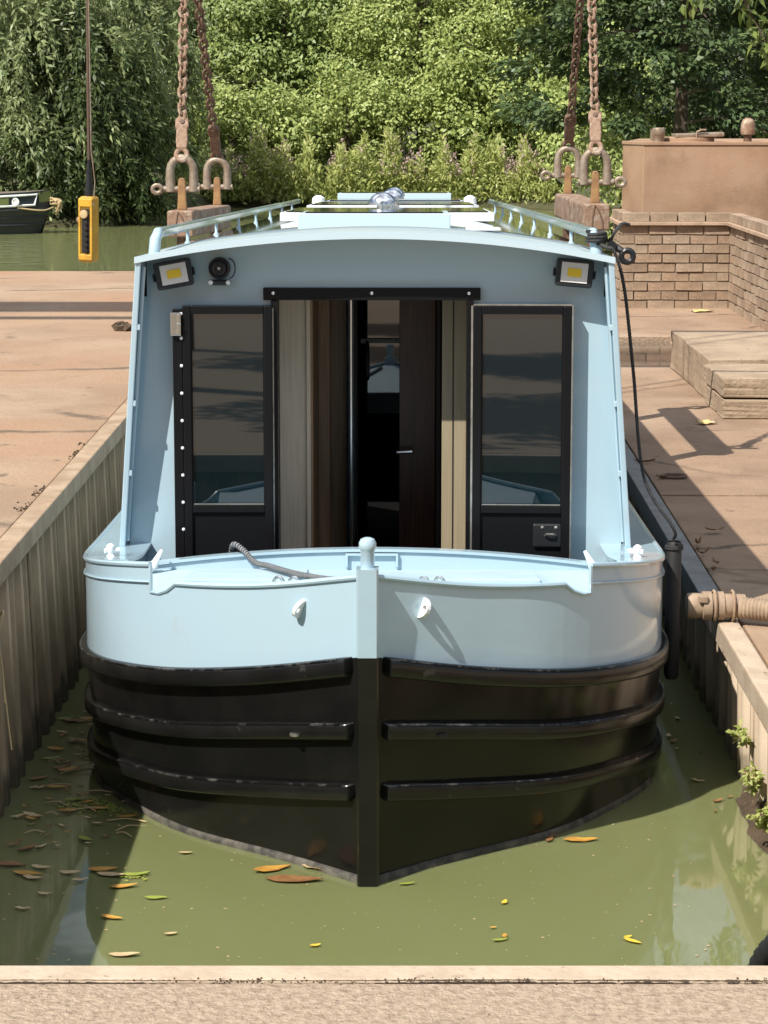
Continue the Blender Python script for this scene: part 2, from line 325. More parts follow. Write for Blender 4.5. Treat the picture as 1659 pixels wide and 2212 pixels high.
mc = n.nodes.new('ShaderNodeMix'); mc.data_type = 'RGBA'; mc.inputs[6].default_value = (.16, .178, .072, 1); mc.inputs[7].default_value = (.2, .21, .098, 1)
n.links.new(gm.outputs['Position'], nz1.inputs['Vector']); n.links.new(nz1.outputs[0], mc.inputs[0]); n.links.new(mc.outputs[2], b.inputs['Base Color'])
wt = MB().add([(-90, 3.5, ZW), (90, 3.5, ZW), (90, 75, ZW), (-90, 75, ZW)], [(0, 1, 2, 3)]).build('water', wm); struct(wt, 'still green water of the dock and canal')
# near dock wall below the coping, and far bank
MB().b2(-40, 40, 4.155, 4.19, -1.8, -.07).build('wall_front', M_pile)
struct(bpy.data.objects['wall_front'], 'near end wall of the dock')
MB().b2(wl(4.2) - .08, wr(4.2) + .08, 4.147, 4.225, -.10, .0).build('coping_strip', M_cope, bpy.data.objects['wall_front'], bevel=.006)
bank = MB()
edge = [(-90, 45.6), (-20, 45.4), (-9, 45.6), (-5.6, 46.6), (-4.9, 49), (-5.2, 52), (-4.2, 55.6), (-2, 56.2), (2, 56), (4.5, 53), (4.6, 44), (3.7, 34), (3.6, 27.5), (5, 26.2), (9, 25.5), (90, 25)]
rows = [[(x, y, ZW - .35) for x, y in edge], [(x * 1.0, y + .12, ZW + .05) for x, y in edge],
        [(x, y + 1.0, ZW + .30) for x, y in edge], [(x, y + 4, -.15) for x, y in edge], [(x * 1.5, 130, .4) for x, y in edge], [(x * 4, 420, 1.0) for x, y in edge]]
bk = bank.grid(rows).build('bank', M_soil, smooth=True); struct(bk, 'earth bank beyond the canal')
far = MB().add([(-900, 400, -1), (900, 400, -1), (900, 3000, -1), (-900, 3000, -1)], [(0, 1, 2, 3)]).build('terrain', M_grassland); struct(far)
cam_d.clip_end = 4000

# ------------------------------------------------------------------ dock walls of sheet piling
def pile_mesh(flip):
    p = [(0, .0), (.030, .0), (.05, .085), (.165, .085), (.185, .0), (.235, .0), (.25, .045), (.30, .045), (.315, 0), (.35, 0)]
    rows = []
    for z in (-.02, -.35, -.8, -1.5):
        bat = (-.03 if flip < 0 else .01) * (-z)                       # leans into the dock towards the bottom
        rows.append([((d + bat) * flip, y, z) for y, d in p])
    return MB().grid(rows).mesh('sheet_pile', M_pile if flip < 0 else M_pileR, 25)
for side, fn, flip, lab in (('left', wl, -1, 'weathered sheet piling wall along the left side of the dock'), ('right', wr, 1, 'sheet piling wall along the right side of the dock, beside the hose')):
    wroot = empty('dock_wall', (fn(4.2), 4.2, ZL if side == 'left' else ZR)); tag(wroot, lab, 'dock wall', 'dock walls')
    ang = -math.atan(.004 if side == 'left' else .013)
    wroot.rotation_euler = (0, 0, ang)
    me = pile_mesh(flip)
    for k in range(50 if side == 'left' else 62):
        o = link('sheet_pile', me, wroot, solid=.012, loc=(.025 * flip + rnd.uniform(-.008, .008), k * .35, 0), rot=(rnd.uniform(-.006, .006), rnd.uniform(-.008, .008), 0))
    bk_ = MB().b2(.135, .16, 0, 21.6, -1.8, -.05) if flip > 0 else MB().b2(-.16, -.135, 0, 17.6, -1.8, -.05)
    bk_.build('wall_backing', M_mud, wroot)
    L = 17.7 if side == 'left' else 21.7
    if side == 'left':
        seg = [(0, 3.1), (3.11, 6.3), (6.31, L)]
        for a, z in seg:
            MB().b2(-.082, 0, a, z, -.066, .014).build('capping_beam', M_cap, wroot, bevel=.006)
    else:
        o = MB().b2(0, .082, 0, 4.66, -.085, .006).build('capping_beam', M_cope, wroot, bevel=.008); o['label'] = 'pale sunlit concrete capping'
        c = MB().prism([(-.012, -.085), (.075, -.085), (.075, -.073), (0, -.073), (0, .004), (.075, .004), (.075, .016), (-.012, .016)], 4.70, L, 'y')
        o = c.build('capping_beam', M_capdk, wroot, bevel=.003); o['label'] = 'dark grey steel channel capping'
        MB().b2(0, .075, 7.2, 7.22, -.073, .015).build('channel_plate', M_capdk, wroot)
# ------------------------------------------------------------------ the narrowboat
BX, BY = -.05, 6.85
boat = empty('narrowboat', (BX, BY, ZW), (R(-1.7), 0, R(-.64)))
tag(boat, 'pale blue narrowboat with black hull lying bow first in the dock', 'boat')
BM = (Matrix.Translation((BX, BY, ZW)) @ Euler((R(-1.7), 0, R(-.64))).to_matrix().to_4x4())
P0 = [(0, 0), (.263, .235), (.60, .50), (.815, .785), (.98, 1.08), (1.04, 1.35), (1.05, 1.7)]
P3 = [(0, -.06), (.33, .165), (.63, .385), (.85, .63), (.985, .92), (1.045, 1.22), (1.05, 1.6)]
P4 = [(0, -.072), (.332, .158), (.632, .377), (.852, .622), (.985, .915), (1.045, 1.22), (1.05, 1.6)]
H3 = [.745, .663, .607, .575, .547, .53, .52]
H2 = [.53, .475, .42, .385, .355, .335, .32]
H1 = [.33, .275, .228, .20, .172, .15, .14]
H4 = [.997, .927, .893, .88, .872, .845, .84]
H5 = [1.05, 1.0, .955, .918, .878, .845, .84]
Hb = [-.02, -.02, -.03, -.05, -.08, -.1, -.12]
AFT = [2.5, 4, 6, 8, 10, 12, 14]
def line(P, H, aft=True):
    c = cr([(x, s, h) for (x, s), h in zip(P, H)], 8)
    if aft: c += [Vector((1.05, s, H[-1])) for s in AFT]
    return c
Lw = line(P0, [0] * 7); L3 = line(P3, H3); L4 = line(P4, H4); L5 = line(P4, H5); Lb = line(P0, [-.35] * 7)
def onhull(H):
    hs = [v.z for v in line(P3, H)]
    return [lerp(a, b_, h / b_.z if b_.z else 0).xy.to_3d() + Vector((0, 0, h)) for a, b_, h in zip(Lw, L3, hs)]
def mir(v): return Vector((-v.x, v.y, v.z))
# hull
hb = MB()
for sgn in (1, -1):
    rows = [[(p.x * sgn, p.y, p.z) for p in ln] for ln in (Lb, Lw, onhull([h * .33 for h in H3]), onhull([h * .66 for h in H3]), L3)]
    hb.grid(rows)
hb.add([(-1.05, 14, -.35), (1.05, 14, -.35), (1.05, 14, .84), (-1.05, 14, .84)], [(0, 1, 2, 3)])
hb.build('hull', M_black, boat, smooth=35)
# topsides with notch for the fairleads
IN0, IN1 = 16, 19
tb = MB()
for sgn in (1, -1):
    def seg(a, z, top, n_=3):
        tb.grid([[(q.x * sgn, q.y, q.z) for q in (lerp(L3[k], top[k], t / n_) for k in range(a, z))] for t in range(n_ + 1)])
    low = [v.copy() for v in L4]
    for k in (IN0 + 1, IN0 + 2, IN1): low[k] = lerp(L4[k], L3[k], .13 if k > IN0 + 1 else .09)
    seg(0, IN0 + 1, L4)
    seg(IN0, IN1 + 1, low)
    seg(IN1, len(L4), L5)
tb.build('topsides', M_blue, boat, smooth=35)
# weld seam line round each corner
for sgn in (1, -1):
    pts = [(lerp(L5[k], L3[k], .17) + Vector((.004, -.003, 0))) for k in range(IN1, len(L5) - 4)]
    MB().tube([(p.x * sgn, p.y, p.z) for p in pts], .0035, 5).build('weld_seam', M_blue, boat, smooth=True)
for sgn in (1, -1):
    pts = [L4[IN0]] + [lerp(L4[k], L3[k], .13 if k > IN0 + 1 else .09) for k in range(IN0 + 1, IN1 + 1)] + [L5[IN1]]
    MB().tube([(p.x * sgn, p.y, p.z) for p in pts], .007, 6).build('notch_edge', M_blue, boat, smooth=40)
# top roll of the bow plating
for sgn in (1, -1):
    MB().tube([(p.x * sgn, p.y, p.z) for p in L4[0:IN0 + 1]], .009, 8).build('bow_rail', M_blue, boat, smooth=True)
    MB().tube([(p.x * sgn, p.y, p.z) for p in L5[IN1:]], .009, 8).build('gunwale_edge', M_blue, boat, smooth=True)
# rubbing strakes
def strake(ln, prof, i0, i1, name='rubbing_strake', m=M_strake):
    for sgn in (1, -1):
        pts = ln[:]; rows = []
        for i in range(i0, i1):
            t = (pts[min(i + 1, len(pts) - 1)] - pts[max(i - 1, 0)]); t.z = 0; t.normalize(); nrm = Vector((t.y, -t.x, 0))
            k = .0 if i == i0 else 1
            base = pts[i] if i > i0 else lerp(pts[i], pts[i + 1], .15)
            rows.append([((base + nrm * (o_ * (k * .97 + .03))).x * sgn, (base + nrm * (o_ * (k * .97 + .03))).y, base.z + dz * (.75 + .25 * k)) for o_, dz in prof])
            if i == i0:
                base = lerp(pts[i], pts[i + 1], .45)
                rows.append([((base + nrm * o_).x * sgn, (base + nrm * o_).y, base.z + dz) for o_, dz in prof])
        sk = MB().grid(rows, True, True).build(name, m, boat, smooth=50)
        if m is M_strake: MB().tube([Vector(r_[2]) + Vector((0, 0, .0005)) for r_ in rows[2:]], .0042, 5).build('worn_glint_edge', M_worn_glint, sk, smooth=True)  # strip on the top edge: wear plus a painted highlight
D = [(-.01, .003), (.014, .003), (.0205, -.001), (.0235, -.008), (.022, -.043), (.017, -.050), (.008, -.053), (-.01, -.054)]
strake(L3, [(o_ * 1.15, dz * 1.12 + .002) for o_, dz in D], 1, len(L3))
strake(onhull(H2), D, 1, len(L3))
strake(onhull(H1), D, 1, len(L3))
ch = [v + Vector((0, 0, .0)) for v in Lw]
strake([Vector((v.x, v.y, .045 + .028 * v.y)) for v in Lw], [(-.01, -.022), (.010, -.024), (.016, -.032), (.016, -.06), (-.01, -.06)], 0, 34, 'chine_angle', M_chine)
# stem bar and post
st = [(0, -.02), (-.014, .3), (-.034, .55), (-.062, .75), (-.078, .96), (-.084, 1.03)]
def stem(h0, h1, m, nm):
    rows = []; hs = [h0] + [h for _, h in st if h0 < h < h1] + [h1]
    for h in hs:
        for (sa, ha), (sb, hb_) in zip(st, st[1:]):
            if ha <= h <= hb_ + 1e-6: s_ = lerp(sa, sb, (h - ha) / (hb_ - ha)); break
        rows.append([(-.034, s_ + .05, h), (-.034, s_ - .012, h), (-.028, s_ - .022, h), (.028, s_ - .022, h), (.034, s_ - .012, h), (.034, s_ + .05, h)])
    MB().grid(rows, True, True).build(nm, m, boat, smooth=30)
stem(-.02, .742, M_black, 'stem_bar'); stem(.744, 1.022, M_blue, 'stem_head')
tp = MB().lathe([(.0215, .98), (.0215, 1.072), (.024, 1.076), (.027, 1.084), (.027, 1.098), (.021, 1.110), (.009, 1.115)], 18, (0, -.055, 0)); tp.build('stem_post', M_blue, boat, smooth=35)
# foredeck
xs = [i / 20 * .86 for i in range(-20, 21)]
def rail_at(x):
    x = abs(x)
    for a, b_ in zip(L4, L4[1:]):
        if a.x <= x <= b_.x: return lerp(a, b_, (x - a.x) / max(1e-6, b_.x - a.x))
    return L4[-1]
rows = []
for t in (0, .1, .35, .7, 1):
    rows.append([(x, lerp(rail_at(x).y + .01, 1.045, t), lerp(rail_at(x).z - (.012 if abs(x) < .6 else .075), .822, t ** .9)) for x in xs])
MB().grid(rows).build('foredeck', M_deck, boat, smooth=True)
def panel_top(x): return .822 + .065 * (1 - (x / .88) ** 2)
MB().grid([[(x, 1.045, .77) for x in xs], [(x, 1.045, panel_top(x)) for x in xs]]).build('well_coaming', M_blue, boat, solid=.01, off=1)
MB().grid([[(x, 1.036, panel_top(x) + .002) for x in xs], [(x, 1.036, panel_top(x) + .012) for x in xs], [(x, 1.085, panel_top(x) + .012) for x in xs], [(x, 1.085, panel_top(x) + .002) for x in xs]], ).build('coaming_cap', M_blue, boat, smooth=30)
# raised rectangular rim on the coaming
rim = MB()
x0, x1, z0, z1 = -.098, .088, .835, .876
for a in ((x0, x0 + .008, z0, z1), (x1 - .008, x1, z0, z1), (x0, x1, z1, z1 + .008)):
    rim.b2(a[0], a[1], 1.03, 1.043, a[2], a[3])
rim.build('locker_rim', M_blue, boat)
# side decks
for sgn in (1, -1):
    idx = list(range(28, len(L5)))
    MB().grid([[(L5[k].x * sgn, L5[k].y, L5[k].z + .003) for k in idx], [(.84 * sgn, L5[k].y + .03, L5[k].z + .003) for k in idx]]).build('side_deck', M_blue, boat, solid=.012, off=-1)
    MB().add([(.86 * sgn, 1.05, .83), (.86 * sgn, 1.6, .83), (.86 * sgn, 1.6, .2), (.86 * sgn, 1.05, .2)], [(0, 1, 2, 3)]).build('well_side', M_blue, boat)
MB().b2(-.86, .86, 1.06, 1.62, .2, .22).build('well_floor', M_inner, boat)
# cabin
CF_B, CF_T, CEND = 1.425, 1.345, 13.4
def camber(x): return 1.905 + .088 * (1 - (x / .865) ** 2)
for sgn in (1, -1):
    b_ = MB(); th = .022
    q = lambda x, s, h: (x * sgn, s, h)
    vs_ = [q(.950, CF_B, .842), q(.865, CF_T, 1.905), q(.865, CEND, 1.905), q(.950, CEND, .842), q(.950 - th, CF_B, .842), q(.865 - th, CF_T, 1.905), q(.865 - th, CEND, 1.905), q(.950 - th, CEND, .842)]
    b_.add(vs_, [(0, 1, 2, 3), (4, 7, 6, 5), (0, 4, 5, 1), (1, 5, 6, 2), (2, 6, 7, 3), (3, 7, 4, 0)])
    b_.build('cabin_side', M_blue, boat, bevel=.004)
    # stiffener tube down the inside of the front edge
    MB().tube([q(.950 - th - .006, CF_B + .03, .86), q(.865 - th - .006, CF_T + .03, 1.88)], .0075, 6).build('edge_trim', M_blue, boat, smooth=True)
    for hh in (1.12, 1.38, 1.66):
        t = (hh - .842) / 1.063
        MB().box(q(lerp(.950, .865, t) - th - .004, lerp(CF_B, CF_T, t) + .012, hh), (.012, .02, .022)).build('weld_tab', M_blue, boat, bevel=.003)
xr = [i / 16 * .868 for i in range(-16, 17)]
MB().grid([[(x, s, camber(x)) for x in xr] for s in (CF_T + .004, 3, 6, 9, 12, CEND)]).build('roof', M_roof, boat, smooth=True, solid=.018, off=0)
lip = MB().grid([[(x, CF_T - .006, camber(x) - .012) for x in xr], [(x, CF_T - .006, camber(x) + .010) for x in xr], [(x, CF_T + .03, camber(x) + .011) for x in xr], [(x, CF_T + .03, camber(x) - .012) for x in xr], [(x, CF_T - .006, camber(x) - .012) for x in xr]])
lip.build('roof_lip', M_bluedk, boat, smooth=30)
MB().b2(-.92, .92, CEND - .02, CEND, .84, 1.9).build('rear_bulkhead', M_blue, boat)
# bulkhead with its door opening
SB = 1.505
OX0, OX1, OTOP = -.372, .350, 1.765
bd = MB()
def bx_(h): return lerp(.92, .845, (h - .842) / 1.063)
hs = [.2, .842, 1.3, OTOP, 1.85]
for x0f, x1f in ((lambda h: -min(bx_(h), .925), lambda h: OX0), (lambda h: OX1, lambda h: min(bx_(h), .925))):
    bd.grid([[(lerp(x0f(h), x1f(h), k / 3), SB, h) for k in range(4)] for h in hs[:4]])
bd.grid([[(x * .97, SB, OTOP) for x in xr], [(x * .97, SB, camber(x) - .004) for x in xr]])
bd.build('bulkhead', M_blue, boat, solid=.02, off=1)
# lintel and jambs
MB().b2(-.412, .388, SB - .024, SB - .001, OTOP - .012, OTOP + .034).build('door_lintel', M_frame, boat, bevel=.003)
for x in (-.375, -.012, .345): MB().lathe([(.007, .0), (.006, .004), (.002, .006)], 8, (x, SB - .024, OTOP + .014), 'y').build('bolt', M_steel, boat)
for x in (OX0, OX1): MB().b2(x - .012, x + .012, SB - .03, SB + .05, .2, OTOP - .013).build('door_jamb', M_frame, boat, bevel=.002)
# doors folded back against the bulkhead
def door(x0, x1, h1, tilt, hinge_left, lab):
    d = empty('door'); d.parent = boat; d['label'] = lab
    w_ = x1 - x0
    d.location = (x0 if hinge_left else x1, SB - .035, 0); d.rotation_euler = (0, 0, tilt)
    a = 0 if hinge_left else -w_
    h0, hm = .45, .985
    f = .031
    fr = MB(); y0, y1 = -.022, .012
    fr.b2(a, a + f, y0, y1, h0, h1); fr.b2(a + w_ - f, a + w_, y0, y1, h0, h1); fr.b2(a + f, a + w_ - f, y0 + .001, y1, h1 - f, h1); fr.b2(a + f, a + w_ - f, y0 + .001, y1, hm - .02, hm + .012)
    fr.build('frame', M_frame, d, bevel=.004)
    MB().b2(a + f, a + w_ - f, -.006, 0, hm + .012, h1 - f).build('pane', M_glass, d)
    bdm = MB()
    for q in ((a + f, a + w_ - f, hm + .012, hm + .017), (a + f, a + f + .004, hm + .017, h1 - f), (a + w_ - f - .004, a + w_ - f, hm + .017, h1 - f)): bdm.b2(q[0], q[1], -.012, -.005, q[2], q[3])
    bdm.build('glazing_bead', M_frame, d)
    MB().b2(a + f + .004, a + w_ - f - .004, -.0135, -.0065, hm + .0115, hm + .016).build('sill_bead', M_bead, d)
    MB().b2(a + f, a + w_ - f, -.010, .008, h0, hm - .02).build('lower_panel', M_dpanel, d)
    return d, a, w_
d1, a, w_ = door(-.708, -.378, 1.735, R(1.2), False, 'left-hand door reflecting the yard in its glass')
MB().b2(a - .036, a - .001, -.018, .010, .45, 1.722).build('hinge_strip', M_frame, d1, bevel=.003)
for k in range(9):
    MB().lathe([(.0065, 0), (.0055, .004), (.002, .0055)], 8, (a - .004 + .002 * 0, -.020, .905 + k * .1015 - (.0 if k < 8 else .012)), 'y').build('rivet', M_white, d1)
hg = MB().b2(a - .042, a - .004, -.034, -.018, 1.625, 1.71); hg.b2(a - .016, a - .006, -.041, -.034, 1.63, 1.705); hg.b2(a - .018, a - .002, -.048, -.041, 1.667, 1.672)
hg.build('hinge', M_steel, d1, bevel=.002)
d2, a, w_ = door(.362, .722, 1.735, R(-2.5), True, 'right-hand door standing slightly off the bulkhead')
e = MB(); e.b2(a - .008, a - .001, -.020, .012, .5, 1.735); e.b2(a + w_ + .001, a + w_ + .006, -.020, .012, .5, 1.738); e.b2(a, a + w_, -.018, .012, 1.736, 1.741)
e.build('edge_strip', M_bead, d2)
lk = MB().b2(a + w_ - .135, a + w_ - .03, -.024, -.010, .84, .93); lk.build('lock_plate', M_plastic, d2, bevel=.008)
for x in (a + w_ - .10, a + w_ - .05): MB().lathe([(.007, 0), (.002, .005)], 8, (x, -.024, .915), 'y').build('bolt', M_bead, d2)
MB().tube([(a + w_ - .09, -.026, .885), (a + w_ - .085, -.04, .893), (a + w_ - .06, -.04, .893), (a + w_ - .05, -.026, .888)], .004, 6).build('lever', M_bead, d2, smooth=True)
e = MB().b2(-.3785, -.3735, SB - .034, SB - .0, .5, 1.725).build('edge_strip', M_bead, boat)
# inside of the cabin behind the opening
def board(x0, x1, s, h0, h1, m, nm, t=.03): return MB().b2(x0, x1, s, s + t, h0, h1).build(nm, m, boat, bevel=.002)
board(-.372, -.262, 1.80, .3, 1.9, M_oak, 'oak_panel')
board(-.268, -.252, 1.785, .3, 1.9, M_oak, 'oak_strip')
MB().b2(-.252, -.245, 1.82, 2.4, .3, 1.9).build('side_lining', M_brown, boat)
board(-.262, -.20, 2.42, .3, 1.9, M_brown, 'brown_panel')
board(-.21, -.135, 2.75, .3, 1.9, M_brown, 'brown_panel')
board(-.16, -.10, 3.0, .3, 1.9, M_dkwood, 'dark_panel')
MB().tube([(-.118, 2.62, .3), (-.118, 2.62, 1.9)], .02, 14).build('grab_pole', M_chrome, boat, smooth=True)
board(-.12, .16, 4.0, .3, 1.9, M_glass, 'glass_panel')
MB().b2(-.105, .11, 3.96, 3.985, 1.415, 1.435).build('door_rail', M_white, boat)
MB().tube([(-.075, 3.95, 1.42), (-.075, 3.93, 1.40), (-.073, 3.93, 1.26), (-.073, 3.95, 1.245)], .009, 8).build('pull_handle', M_steel, boat, smooth=True)
MB().tube([(.08, 2.52, 1.07), (.08, 2.47, 1.07), (.14, 2.46, 1.075)], .008, 8).build('lever_handle', M_steel, boat, smooth=True)
board(.085, .235, 2.55, .3, 1.9, M_dkwood, 'mahogany_door')
board(.235, .252, 2.2, .3, 1.9, M_inner, 'dark_post')
board(.252, .372, 1.80, .3, 1.9, M_olive, 'beige_panel')
MB().b2(.292, .296, 1.797, 1.80, .3, 1.9).build('panel_joint', M_inner, boat)
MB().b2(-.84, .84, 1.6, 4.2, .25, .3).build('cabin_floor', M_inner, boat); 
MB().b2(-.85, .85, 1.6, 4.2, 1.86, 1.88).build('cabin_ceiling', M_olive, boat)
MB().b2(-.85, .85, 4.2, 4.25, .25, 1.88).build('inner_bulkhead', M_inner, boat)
# floodlights and horn under the roof lip
def flood(x, h, rz, rx, ry):
    f = empty('floodlight'); f.parent = boat; f.location = (x, SB - .07, h); f.rotation_euler = (rx, ry, rz)
    hs_ = MB(); hs_.prism([(-.062, -.05), (.062, -.05), (.068, -.044), (.068, .044), (.062, .05), (-.062, .05), (-.068, .044), (-.068, -.044)], -.02, .018, 'y')
    hs_.build('housing', M_plastic, f, bevel=.004)
    MB().b2(-.048, .048, -.0245, -.0205, -.036, .036).build('reflector', M_reflector, f)
    MB().b2(-.025, .025, -.0275, -.0250, -.015, .015).build('led_chip', M_led, f)
    br = MB(); br.b2(-.078, -.071, -.005, .05, -.014, .014); br.b2(.071, .078, -.005, .05, -.014, .014); br.b2(-.078, .078, .05, .057, -.014, .014)
    br.build('bracket', M_plastic, f, bevel=.002)
flood(-.735, 1.85, R(8), R(-6), R(-10)); flood(.728, 1.855, R(-4), R(-6), R(5))
hr = empty('horn'); hr.parent = boat; hr.location = (-.571, SB - .03, 1.87)
MB().lathe([(.039, -.015), (.041, .0), (.039, .012), (.034, .016), (.033, .004), (.026, .002), (.025, .012), (.018, .014), (.017, .004), (.009, .004), (.008, .012), (.003, .013)], 24, axis='y').build('horn_body', M_plastic, hr, smooth=30)
MB().lathe([(.007, .012), (.006, .017), (.002, .018)], 8, axis='y').build('centre_bolt', M_bead, hr)
MB().tube([(math.cos(t) * .022 + .036, -.006, math.sin(t) * .036) for t in [R(k) for k in range(95, -100, -15)]], .0025, 5).build('horn_wire', M_rubber, hr, smooth=True)
MB().b2(-.04, .04, -.008, .02, -.062, -.042).build('mount_bar', M_plastic, hr, bevel=.008)
for x in (-.032, .032): MB().lathe([(.009, .008), (.008, .012), (.002, .014)], 10, (x, 0, -.052), 'y').build('mount_bolt', M_white, hr)
# handrails
for sgn in (1, -1):
    hrl = empty('handrail'); hrl.parent = boat
    xr_ = .80 * sgn; zb = camber(.8); zt = zb + .082
    MB().tube([(xr_ * 1.012, 1.47, zb), (xr_ * 1.006, 1.475, zb + .06), (xr_, 1.49, zt - .012), (xr_, 1.52, zt), (xr_, 1.6, zt)], [.022, .021, .020, .019, .018], 12).build('end_post', M_blue, hrl, smooth=50)
    MB().box((xr_, 6.9, zt - .002), (.03, 10.8, .036)).build('rail_bar', M_blue, hrl, bevel=.009)
    for k in range(7):
        MB().tube([(xr_, 2.65 + k * 1.42, zb), (xr_, 2.65 + k * 1.42, zb + .012), (xr_, 2.65 + k * 1.42, zb + .02), (xr_, 2.65 + k * 1.42, zt - .015)], [.014, .014, .0075, .0075], 8).build('baluster', M_blue, hrl, smooth=40)
# roof furniture
def rbox(s0, s1, hw, hgt, m, topm, nm, xo=0, z0=.0):
    base = camber(hw) - .004 + z0
    e_ = empty(nm); e_.parent = boat; e_.location = (xo, s0, 0)
    MB().b2(-hw, hw, 0, s1 - s0, base, base + hgt).build('frame', m, e_, bevel=.004)
    MB().b2(-hw + .03, hw - .03, .03, s1 - s0 - .03, base + hgt + .001, base + hgt + .006).build('top_glass', topm, e_)
rbox(2.55, 3.35, .315, .075, M_bluedk, M_solar, 'roof_hatch', -.02)
MB().b2(.36, .5, 2.5, 2.7, camber(.4) + .01, camber(.4) + .02).build('roof_plate', M_alu, boat)
rbox(4.75, 6.2, .545, .045, M_alu, M_solar, 'solar_panel', .012, .022)
rbox(7.6, 9.1, .545, .045, M_alu, M_solar, 'solar_panel', .02, .022)
rbox(9.6, 11.0, .5, .045, M_alu, M_solar, 'solar_panel', .02, .022)
rbox(12.1, 13.2, .47, .1, M_bluedk, M_solar, 'slide_hatch', .0)
def vent(s, x):
    v = empty('mushroom_vent'); v.parent = boat; v.location = (x, s, camber(x))
    MB().lathe([(.045, 0), (.045, .035), (.03, .04), (.03, .07)], 20).build('vent_base', M_chrome, v, smooth=40)
    MB().lathe([(.07, .07), (.072, .078), (.065, .098), (.05, .117), (.028, .13), (.008, .134)], 20).build('vent_cap', M_chrome, v, smooth=40)
vent(4.35, -.005); vent(7.2, .02); vent(9.35, .02)
for sgn in (1, -1):
    m = MB().lathe([(.03, 0), (.03, .03), (.055, .035), (.05, .08), (.02, .1)], 12, (.62 * sgn, 11.9, camber(.62))); m.build('roof_fitting', M_white, boat, smooth=40)
# fairleads in the notches, small white cleats by the cabin foot
def fairlead(sgn):
    f = empty('fairlead'); f.parent = boat; f.location = (.775 * sgn, 1.0, .845)
    MB().tube([(-.03 * sgn, -.0, .055), (-.016 * sgn, -.01, .03), (0, -.02, .0), (.012 * sgn, -.024, -.012)], [.006, .010, .014, .014], 8).build('upper_horn', M_white, f, smooth=True)
    MB().tube([(0, -.02, .0), (.02 * sgn, -.035, -.018), (.045 * sgn, -.05, -.04), (.06 * sgn, -.055, -.05)], [.013, .012, .009, .006], 8).build('lower_horn', M_white, f, smooth=True)
    MB().lathe([(.016, 0), (.018, .01), (.012, .03)], 10, (0, .01, 0), 'y').build('boss', M_white, f, smooth=True)
fairlead(1); fairlead(-1)
for sgn in (1, -1):
    k = MB().lathe([(.014, 0), (.017, .012), (.011, .022), (.017, .034), (.016, .05), (.006, .058)], 10, (.945 * sgn, 1.14, .842)); k.tube([(.915 * sgn, 1.15, .875), (.965 * sgn, 1.13, .875)], .009, 8)
    k.build('cabin_foot_cleat', M_white, boat, smooth=40)
# eyes on the bow plating (plate lugs with a hole)
def eye(i, hfrac, sgn, m, L0_, L1_, sz, tilt):
    p = lerp(L0_[i], L1_[i], hfrac); t = (L0_[i + 1] - L0_[i - 1]); t.z = 0; t.normalize(); nr = Vector((t.y, -t.x, 0))
    out = []; n_ = 9
    for k in range(n_):
        a_ = math.pi * k / (n_ - 1) - math.pi / 2
        out.append((math.cos(a_) * sz * 1.25, math.sin(a_) * sz))
    hole = [(math.cos(q) * sz * .3 + sz * .6, math.sin(q) * sz * .3) for q in [2 * math.pi * k / 8 for k in range(8)]]
    b_ = MB(); rows_f = []
    up = Vector((0, 0, 1)); ax = (up * math.cos(tilt) + t * math.sin(tilt)).normalized(); th_ = nr.cross(ax).normalized() * (sz * .17)
    pts = [p + nr * (o_ - .004) + ax * z_ for o_, z_ in out]; hp = [p + nr * o_ + ax * z_ for o_, z_ in hole]
    full = pts + [p - nr * .004 + ax * (z_) for z_ in (sz * .5, 0, -sz * .5)]
    ns = len(full); nh = 8
    order = [min(range(nh), key=lambda j: (hp[j] - q).length) for q in full]
    vs_ = [q + th_ for q in full] + [q + th_ for q in hp] + [q - th_ for q in full] + [q - th_ for q in hp]
    fs = []; off = ns + nh
    for k in range(ns):
        j = (k + 1) % ns; a1, a2 = order[k], order[j]
        for o_, rev in ((0, False), (off, True)):
            f_ = (k + o_, j + o_, ns + a2 + o_) if a1 == a2 else (k + o_, j + o_, ns + a2 + o_, ns + a1 + o_)
            fs.append(f_[::-1] if rev else f_)
        fs.append((k, k + off, j + off, j))
    for k in range(nh):
        j = (k + 1) % nh; fs.append((ns + k, ns + j, ns + j + off, ns + k + off))
    vs_ = [Vector((v.x * sgn, v.y, v.z)) for v in vs_]
    b_.add(vs_, fs).build('bow_eye' if m is M_blue or m is M_white else 'strake_lug', m, boat)
eye(4, .68, 1, M_white, L3, L4, .034, R(20)); eye(5, .68, -1, M_white, L3, L4, .034, R(-25))
s2 = onhull(H2)
for sgn in (1, -1): eye(6, 0, sgn, M_strake if sgn > 0 else M_bead, [v + Vector((0, -.03, -.03)) for v in s2], s2, .017, R(85))
